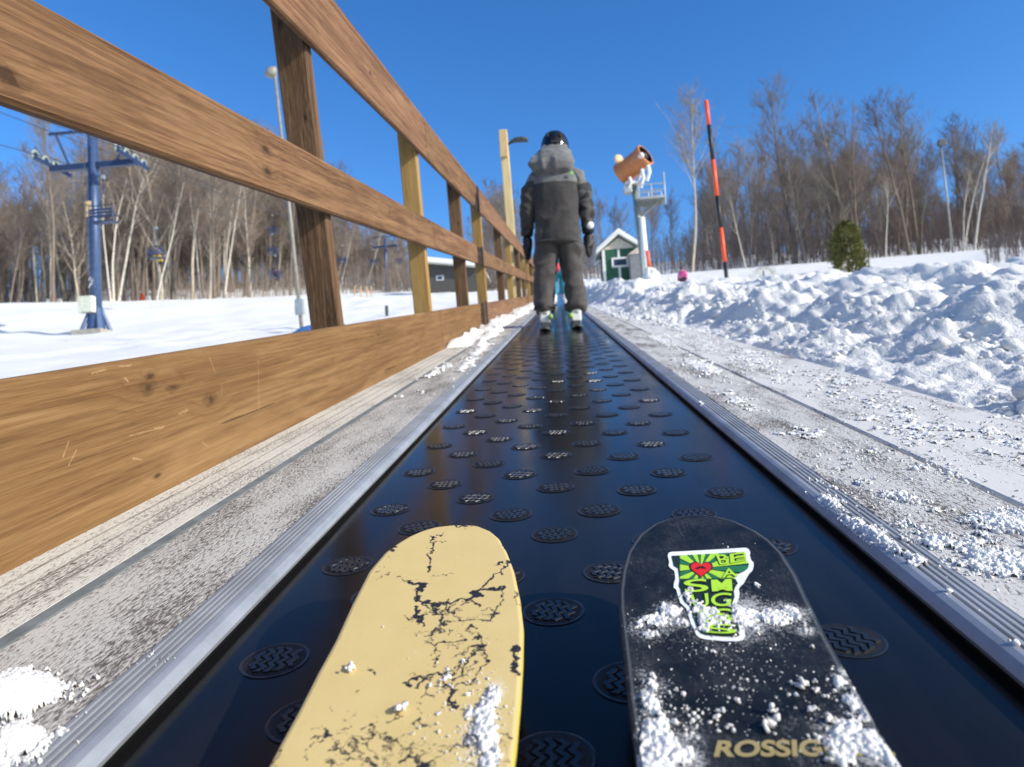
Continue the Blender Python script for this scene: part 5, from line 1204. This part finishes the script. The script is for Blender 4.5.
# ================================================================ bare winter trees
def bark(name, c, var=.35, scale=6):
    q = N(name); v = q.coord(); f = q.noise(q.map(v, (1, 1, .25)), scale, 5, .65)
    col = q.mix(q.ramp(f, [(.3, 0.0), (.7, 1.0)]), tuple(k*(1-var) for k in c), tuple(min(k*(1+var), .9) for k in c)); q.bump(f, .4, .03)
    return q.set(col, .85)
def birch_bark():
    q = N('birch bark'); v = q.coord(); f = q.noise(q.map(v, (1.2, 1.2, 5)), 2.2, 4, .6)
    col = q.mix(q.ramp(f, [(.33, 1.0), (.42, 0.0)]), (.54, .50, .43), (.08, .068, .058)); q.bump(f, .2, .02)
    return q.set(col, .7)
M_BARK = bark('grey brown bark', (.17, .135, .105)); M_BARK2 = bark('pale grey bark', (.40, .35, .28)); M_BIRCH = birch_bark()
M_TWIG = bark('brown twigs', (.19, .152, .124), .3, 1.5); M_TWIG2 = bark('grey twigs', (.25, .21, .17), .3, 1.5); M_TWIG3 = bark('reddish twigs', (.185, .135, .108), .3, 1.5)
def grow(seed, H, r0, first=.28, nb=22, spread=.42, stems=1, lean=0.0, l2=8, l3=6, twr=.011, stem_path=None):
    """trunk MB and crown MB of one tree of height H"""
    rd = random.Random(seed); tr, cr = MB(), MB()
    def limb(mb, p, d, L, r, lev, n, upb):
        pts = [p.copy()]; rr = [r]; q = p.copy(); dd = d.normalized()
        for i in range(n):
            dd = (dd + Vector((rd.gauss(0, .13), rd.gauss(0, .13), upb+rd.gauss(0, .06)))).normalized()
            q = q + dd*(L/n); pts.append(q.copy()); rr.append(max(r*(1-(i+1)/n*.85), twr*.55))
        mb.tube(pts, rr, 6 if lev == 1 else 3, cap=False)
        return pts
    for s in range(stems):
        a = rd.random()*6.28; sp = .0 if stems == 1 else .10+.08*rd.random()
        base = Vector((math.cos(a)*.15*(stems > 1), math.sin(a)*.15*(stems > 1), -.4))
        if stem_path: path = [Vector((x, rd.gauss(0, .05), z)) for x, z in stem_path[s]]
        else:
            path = [base]; d = Vector((math.cos(a)*sp+lean, math.sin(a)*sp, 1)).normalized(); Hs = H*(1 if s == 0 else rd.uniform(.75, .97))
            for i in range(12):
                d = (d + Vector((rd.gauss(0, .035), rd.gauss(0, .035), .03))).normalized(); path.append(path[-1] + d*(Hs/12))
        npth = len(path); rs = [r0*(1 if s == 0 else .8)*((1-.93*(i/(npth-1)))**.85) + twr*.7 for i in range(npth)]
        rs[0] *= 1.25; tr.tube(path, rs, 9, cap=False)
        Ht = (path[-1]-path[0]).length
        for b in range(nb//stems + 2):
            t = first + (1-first)*(rd.random()**.8)*.97; f = t*(npth-1); i = min(int(f), npth-2)
            p = path[i].lerp(path[i+1], f-i); a = rd.random()*6.28
            d = Vector((math.cos(a)*spread, math.sin(a)*spread, .62+.25*rd.random())); L = Ht*(.30*(1-t)**.6+.055)*rd.uniform(.7, 1.25)
            P1 = limb(tr if L > Ht*.16 else cr, p, d, L, max(rs[i]*.38, twr*1.3), 1, 5, .10)
            for c in range(l2):
                j = rd.randint(1, 4); p2 = P1[j].lerp(P1[j+1], rd.random()); dd = (P1[j+1]-P1[j]).normalized()
                e = Vector((rd.gauss(0, 1), rd.gauss(0, 1), rd.gauss(.15, .5))); d2 = dd*.8+e.normalized()*.75
                P2_ = limb(cr, p2, d2, L*rd.uniform(.28, .55), twr*1.5, 2, 3, .10)
                for g in range(l3):
                    jj = rd.randint(0, 2); p3 = P2_[jj].lerp(P2_[jj+1], rd.random()); e = Vector((rd.gauss(0, 1), rd.gauss(0, 1), rd.gauss(.3, .5)))
                    limb(cr, p3, (P2_[jj+1]-P2_[jj]).normalized()*.8+e.normalized()*.8, L*rd.uniform(.14, .30), twr, 3, 2, .08)
    return tr, cr
def tree_proto(seed, H, r0, mt, mc, **kw):
    tr, cr = grow(seed, H, r0, **kw); a = tr.mesh('trunk'); a.materials.append(mt); b = cr.mesh('crown'); b.materials.append(mc)
    a.polygons.foreach_set('use_smooth', [True]*len(a.polygons)); return a, b, H
PROTO = [tree_proto(11, 16, .15, M_BARK, M_TWIG, nb=24, spread=.40), tree_proto(12, 17, .17, M_BARK, M_TWIG3, nb=26, spread=.50), tree_proto(13, 15, .12, M_BARK2, M_TWIG2, nb=20, spread=.36, first=.4),
         tree_proto(14, 16, .14, M_BARK, M_TWIG3, nb=22, spread=.45, stems=2), tree_proto(15, 14, .11, M_BARK2, M_TWIG, nb=22, spread=.55, first=.2), tree_proto(16, 18, .16, M_BARK, M_TWIG2, nb=24, spread=.42, first=.45),
         tree_proto(17, 13, .09, M_BARK, M_TWIG, nb=20, spread=.5, first=.15)]
BIRCH = [tree_proto(31, 15, .13, M_BIRCH, M_TWIG2, nb=12, spread=.4, first=.5, l2=5, l3=4), tree_proto(32, 14, .12, M_BIRCH, M_TWIG2, nb=14, spread=.42, first=.45, stems=2, l2=5, l3=4), tree_proto(33, 13, .10, M_BIRCH, M_TWIG3, nb=11, spread=.4, first=.45, l2=5, l3=4)]
def put_tree(name, B, proto, H, label, group=None, rz=None, lean=(0, 0), wid=1.0):
    a, b, H0 = proto; s = H/H0
    rt = bpy.data.objects.new(name, None); COL.objects.link(rt); rt.location = B; rt.empty_display_size = .1
    M = Matrix.Rotation(-SLOPE, 4, 'X') @ Matrix.Rotation(lean[0], 4, 'Y') @ Matrix.Rotation(lean[1], 4, 'X') @ Matrix.Rotation(RNG.uniform(0, 6.28) if rz is None else rz, 4, 'Z')
    rt.rotation_euler = M.to_euler(); rt.scale = (s*wid, s*wid, s)
    tag(rt, label, 'tree', group)
    link('trunk', a, None, rt); link('crown', b, None, rt); return rt
def tree_px(name, px, py_top, Y, proto, label, px_top=None, group=None, wid=1.0):
    B = ground_at(px, Y); x, z = loc(B, px_top if px_top is not None else px, py_top)
    H = math.hypot(x, z); return put_tree(name, B, proto, H, label, group, None, (math.atan2(x, z), 0), wid)
# --- right-hand wood: the trees one can tell apart
R1 = [('bare_tree', 693, 92, 58, 2, 'tall pale grey tree standing alone left of the orange and black pole', 697), ('bare_tree', 797, 80, 64, 0, 'tallest bare tree with a straight trunk, above the dense brown wood', 786),
      ('bare_tree', 861, 100, 60, 3, 'tall forked bare tree directly behind the green evergreen', 842), ('bare_tree', 910, 94, 60, 1, 'tall dark trunked tree, left of a close pair on the right', 884), ('bare_tree', 919, 96, 62, 5, 'tall dark trunked tree, right of a close pair on the right', 908)]
for nm, px, pt, Y, k, lb, ptx in R1: tree_px(nm, px, pt, Y, PROTO[k], lb, ptx)
B1_ = [(747, 190, 54, 2, 'thin white birch leaning left beside the banded pole', 729), (775, 232, 52, 2, 'short slender birch left of the evergreen', 771), (886, 178, 57, 0, 'white birch just right of the evergreen', 890), (962, 152, 58, 1, 'white birch behind the slim grey lamp pole', 966), (974, 120, 56, 0, 'tall crooked white birch leaning right at the right edge of the wood', 990), (826, 205, 66, 2, 'faint pale birch inside the brown wood left of the evergreen', 815)]
for px, pt, Y, k, lb, ptx in B1_: tree_px('birch_tree', px, pt, Y, BIRCH[k], lb, ptx)
LBL_R = 'bare brown tree among many alike in the wood behind the snow bank'
rr_ = random.Random(5)
for i in range(135):
    px = rr_.uniform(700, 1075); Y = rr_.uniform(60, 112)
    env = np.interp(px, [690, 712, 735, 770, 860, 900, 940, 1000, 1060], [205, 172, 158, 150, 160, 152, 168, 158, 152])
    top = env + rr_.gauss(8, 24)
    tree_px('bare_tree', px, top, Y, PROTO[rr_.randrange(7)], LBL_R, px + rr_.gauss(-4, 7), 'bare trees of the right-hand wood', 1.1)
for i in range(13):
    px = rr_.uniform(598, 694); Y = rr_.uniform(78, 125); top = rr_.uniform(190, 235)
    tree_px('bare_tree', px, top, Y, PROTO[rr_.choice([2, 4, 6])], 'slender bare tree behind the hut and snow gun', px-5, 'thin trees behind the hut')
# --- left-hand wood
L1 = [('bare_tree', 53, 118, 72, 5, 'tall pale trunked tree behind the left arm of the lift tower', 44)]
for nm, px, pt, Y, k, lb, ptx in L1: tree_px(nm, px, pt, Y, PROTO[k], lb, ptx)
B2_ = [(113, 165, 76, 1, 'forked white birch right behind the big lift tower', 118, ), (118, 150, 78, 0, 'white birch leaning right, behind the big lift tower', 140), (157, 180, 76, 2, 'white birch leaning strongly right, beside the yellow clad lift rider', 188), (201, 190, 80, 2, 'thin birch leaning left, left of the forked birches', 190), (214, 170, 80, 0, 'straight white birch between two leaning birches', 205), (222, 175, 82, 1, 'forked pale birch left of the hanging chairs', 222), (366, 222, 124, 0, 'pale birch leaning right beside the far lift tower', 388), (341, 226, 120, 2, 'pale birch leaning right, just right of the nearest post', 356), (252, 180, 100, 2, 'upright pale birch near the lamp pole', 246)]
for px, pt, Y, k, lb, ptx in B2_: tree_px('birch_tree', px, pt, Y, BIRCH[k], lb, ptx)
LBL_L = 'bare brown tree among many alike in the wood beyond the fence'
for i in range(150):
    px = rr_.uniform(-70, 432); Y = rr_.uniform(116, 160) if px > 255 else rr_.uniform(74, 145) if px > 90 else rr_.uniform(72, 115)
    env = np.interp(px, [-70, 0, 60, 130, 170, 230, 300, 340, 380, 410, 432], [165, 165, 165, 135, 130, 145, 178, 198, 222, 240, 256])
    top = env + rr_.gauss(12, 22) + (18 if px < 90 else 0)
    tree_px('bare_tree', px, top, Y, PROTO[rr_.randrange(7)], LBL_L, px+rr_.gauss(0, 8), 'bare trees of the left-hand wood', 1.15)
for i in range(16):
    px = rr_.uniform(474, 528); Y = rr_.uniform(75, 110); top = np.interp(px, [474, 495, 515, 528], [235, 200, 178, 195]) + abs(rr_.gauss(0, 12))
    tree_px('bare_tree', px, top, Y, PROTO[rr_.randrange(7)], 'bare tree behind the timber lamp post', px-3, 'bare trees behind the lamp post', 1.2)
for i in range(9):
    px = rr_.uniform(582, 604); Y = rr_.uniform(75, 100); top = rr_.uniform(225, 255)
    tree_px('bare_tree', px, top, Y, PROTO[rr_.choice([4, 6])], 'low bare tree between the charcoal skier and the hut', px, 'low bare trees left of the hut', 1.3)
# --- undergrowth and the far wood that reads as one mass
def brush(name, label, pxr, Yr, n, hr, seed, mat, rad=.014):
    rd = random.Random(seed); mb = MB()
    for i in range(n):
        px = rd.uniform(*pxr); Y = rd.uniform(*Yr); B = np.array(ground_at_fast(px, Y)); h = rd.uniform(*hr); l = rd.gauss(0, .12), rd.gauss(0, .12)
        p0 = B-UP*.3; p1 = B + UP*h*.5 + np.array([l[0]*h*.5, l[1]*h*.5, 0]); p2 = B + UP*h + np.array([l[0]*h*1.3, l[1]*h*1.3, 0])
        mb.tube([p0, p1, p2], [rad*1.4, rad, rad*.5], 3, cap=False)
        for b in range(rd.randint(2, 5)):
            t = rd.uniform(.25, .95); q = p0+(p2-p0)*t; e = np.array([rd.gauss(0, .35), rd.gauss(0, .35), 0])*h*.5 + UP*h*rd.uniform(.1, .35)
            mb.tube([q, q+e], [rad*.7, rad*.4], 3, cap=False)
    return tag(mb.build(name, mat), label, 'undergrowth', kind='stuff')
def ground_at_fast(px, Y):
    x = hit(px, 300, 1, Y)[0]; return (x, Y, float(ground(np.array([x]), np.array([Y]), False)[0]))
brush('undergrowth', 'tangle of thin brown saplings under the right-hand wood', (690, 1080), (58, 100), 2000, (1.2, 5.0), 3, M_TWIG3, .020)
brush('undergrowth', 'tangle of thin brown saplings under the left-hand wood', (-80, 435), (84, 140), 1900, (1.2, 5.0), 4, M_TWIG, .022)
brush('undergrowth', 'low brush poking through the snow at the right edge of the wood', (985, 1090), (36, 56), 420, (.5, 1.6), 5, M_TWIG3, .012)
brush('undergrowth', 'scrubby saplings around the hut and snow gun', (582, 700), (60, 110), 500, (1, 4.5), 6, M_TWIG, .018)
brush('undergrowth', 'scrub on the slope behind the timber lamp post', (470, 532), (70, 100), 700, (1, 5), 7, M_TWIG, .020)
def far_wood(name, label, pxr, Yr, env, n, seed, mat):
    rd = random.Random(seed); mb = MB()
    for i in range(n):
        px = rd.uniform(*pxr); Y = rd.uniform(*Yr); B = np.array(ground_at_fast(px, Y)); top = np.interp(px, env[0], env[1])+abs(rd.gauss(0, 14)); h = max(loc(B, px, top)[1], 2.0)
        l = rd.gauss(0, .03); p = [B-UP*.5, B+UP*h*.45+np.array([l*h*.5, 0, 0]), B+UP*h+np.array([l*h, 0, 0])]
        mb.tube(p, [.14, .09, .02], 4, cap=False)
        for b in range(26):
            t = rd.uniform(.12, .97); q = p[0]+(p[2]-p[0])*t; L = h*(.06+.20*(1-t)); e = np.array([rd.gauss(0, .55), rd.gauss(0, .55), 0])*L+UP*L*rd.uniform(.4, 1.0)
            m = q+e*.5+np.array([rd.gauss(0, .05), 0, 0])*L; mb.tube([q, m, q+e], [.035, .024, .012], 3, cap=False)
            for c in range(4): 
                f = q+e*rd.uniform(.3, .9); mb.tube([f, f+np.array([rd.gauss(0, .3), rd.gauss(0, .3), rd.uniform(.1, .5)])*L], [.018, .010], 3, cap=False)
    return tag(mb.build(name, mat), label, 'woods', kind='stuff')
far_wood('far_woods', 'far brown hillside wood seen as one mass beyond the fence', (90, 440), (125, 190), ([90, 130, 170, 230, 300, 340, 380, 410, 440], [190, 160, 150, 158, 182, 202, 226, 246, 262]), 800, 8, M_TWIG)
far_wood('far_woods', 'far thin wood seen as one mass left of the big lift tower', (-90, 100), (95, 150), ([-90, 0, 60, 100], [226, 232, 226, 196]), 150, 10, M_TWIG)
far_wood('far_woods', 'far brown wood seen as one mass on the right', (705, 1090), (100, 150), ([690, 720, 760, 860, 940, 1060], [225, 200, 186, 196, 196, 185]), 340, 9, M_TWIG3)
# --- evergreens
def evergreen(B, H, R, label, seed, n=9000):
    rd = np.random.default_rng(seed); rt = empty('evergreen_tree', B, label, 'tree')
    MB().tube([(0, 0, -.3), (0, 0, H*.5), (0, 0, H*.95)], [.07, .05, .01], 8).build('trunk', M_BARK, rt, True)
    t = rd.random(n)**.8; ph = rd.uniform(0, 6.28, n); lob = 1+.20*np.sin(ph*3+t*9)+.16*np.sin(ph*5-t*17)+.12*np.sin(ph*2+t*31)+.13*rd.normal(size=n)
    prof = np.interp(t, [0, .12, .35, .6, .85, 1], [.80, 1.0, 1.0, .95, .72, .25]); r = R*prof*lob*(.55+.45*rd.random(n)**.45)
    P = np.stack([np.cos(ph)*r, np.sin(ph)*r, .05+t*H*.97], -1)
    d = np.stack([np.cos(ph)+rd.normal(0, .5, n), np.sin(ph)+rd.normal(0, .5, n), rd.normal(.35, .5, n)], -1); d /= np.linalg.norm(d, axis=1)[:, None]
    u = np.cross(d, rd.normal(size=(n, 3))); u /= np.linalg.norm(u, axis=1)[:, None]; L = rd.uniform(.035, .10, n)[:, None]*H/2; wd2 = L*.28
    V = np.stack([P-u*wd2*.4, P+d*L*.5-u*wd2, P+d*L, P+d*L*.5+u*wd2], 1).reshape(-1, 3); Fq = np.arange(4*n).reshape(n, 4)
    q = N('evergreen needles'); oi = q.noise(q.coord(), 5, 3); q.set(q.mix(q.ramp(oi, [(.3, 0.0), (.7, 1.0)]), (.085, .098, .022), (.21, .195, .05)), .7)
    link('foliage', np_mesh('foliage', V, Fq), q.m, rt)
    return rt
EB = ground_at(851, 24.0); EB = (EB[0], EB[1], EB[2]-.35); ew, eh = loc(EB, 851, 221)
evergreen(EB, max(eh, 1.2), .46, 'bushy yellow green evergreen standing alone behind the snow bank', 1)
EB2 = ground_at(765, 30.0); _, eh2 = loc(EB2, 765, 268); evergreen((EB2[0], EB2[1], EB2[2]-.1), max(eh2+.1, .6), .55, 'low dark evergreen shrub half buried behind the bank', 2, 1800)
# ================================================================ light, sky, camera
sun_dir = np.array([1.0, -.30, .62]); sun_dir /= np.linalg.norm(sun_dir)
L = bpy.data.lights.new('sun', 'SUN'); L.energy = 4.2; L.angle = math.radians(.55); L.color = (1.0, .955, .865)
so = bpy.data.objects.new('sun', L); COL.objects.link(so); so.location = (20, -10, 30)
so.rotation_euler = Vector(sun_dir).to_track_quat('Z', 'Y').to_euler()
cam = bpy.data.cameras.new('camera'); co = bpy.data.objects.new('camera', cam); COL.objects.link(co)
cam.sensor_fit = 'HORIZONTAL'; cam.sensor_width = 36; cam.lens = F_PX/1024*36; cam.clip_start = .01; cam.clip_end = 2000
Mc = Matrix([[*RC[i], 0] for i in range(3)] + [[0, 0, 0, 1]]); Mc.translation = Vector(CAMPOS)
co.matrix_basis = Mc
cam.dof.use_dof = True; cam.dof.focus_distance = .85; cam.dof.aperture_fstop = 8.5
SC.camera = co
SL = Matrix.Rotation(SLOPE, 4, 'X')
for o in list(SC.objects):
    if o.parent is None: o.matrix_basis = SL @ o.matrix_basis
wd = np.array(SL.to_3x3() @ Vector(sun_dir))
el = math.asin(wd[2]); rot = math.atan2(wd[0], wd[1])
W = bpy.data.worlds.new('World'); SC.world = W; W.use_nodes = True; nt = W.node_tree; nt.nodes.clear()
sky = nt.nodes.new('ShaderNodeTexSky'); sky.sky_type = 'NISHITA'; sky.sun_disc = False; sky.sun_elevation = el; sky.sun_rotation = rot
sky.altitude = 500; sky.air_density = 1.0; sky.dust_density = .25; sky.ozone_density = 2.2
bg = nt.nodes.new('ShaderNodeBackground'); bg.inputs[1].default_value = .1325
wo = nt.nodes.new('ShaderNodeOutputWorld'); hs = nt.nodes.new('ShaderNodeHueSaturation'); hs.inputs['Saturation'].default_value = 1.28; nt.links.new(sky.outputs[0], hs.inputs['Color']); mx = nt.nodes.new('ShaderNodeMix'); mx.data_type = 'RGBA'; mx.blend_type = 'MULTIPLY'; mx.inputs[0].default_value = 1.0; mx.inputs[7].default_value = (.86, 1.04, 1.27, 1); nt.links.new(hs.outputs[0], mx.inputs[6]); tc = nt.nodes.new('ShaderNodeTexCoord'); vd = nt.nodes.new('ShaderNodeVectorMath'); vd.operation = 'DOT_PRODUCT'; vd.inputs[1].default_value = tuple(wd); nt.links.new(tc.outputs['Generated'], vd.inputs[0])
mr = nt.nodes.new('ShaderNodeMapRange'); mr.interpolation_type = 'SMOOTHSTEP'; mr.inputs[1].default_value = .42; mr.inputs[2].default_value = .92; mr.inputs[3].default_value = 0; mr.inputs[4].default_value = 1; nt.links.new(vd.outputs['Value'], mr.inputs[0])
h2 = nt.nodes.new('ShaderNodeHueSaturation'); h2.inputs['Saturation'].default_value = .30; h2.inputs['Value'].default_value = 1.25; nt.links.new(sky.outputs[0], h2.inputs['Color'])   # white added to the out-of-view sky near the sun, for less blue fill
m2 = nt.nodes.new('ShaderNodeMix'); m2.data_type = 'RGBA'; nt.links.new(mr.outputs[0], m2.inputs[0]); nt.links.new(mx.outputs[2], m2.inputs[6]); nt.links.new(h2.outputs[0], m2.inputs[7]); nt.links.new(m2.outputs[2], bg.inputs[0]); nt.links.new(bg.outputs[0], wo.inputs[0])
vs = SC.view_settings; vs.view_transform = 'Standard'; vs.look = 'None'; vs.exposure = 0.37; vs.gamma = 1.0; vs.use_curve_mapping = False
SC.cycles.use_denoising = True; SC.cycles.max_bounces = 6; SC.cycles.diffuse_bounces = 3; SC.cycles.glossy_bounces = 3; SC.cycles.sample_clamp_indirect = 6
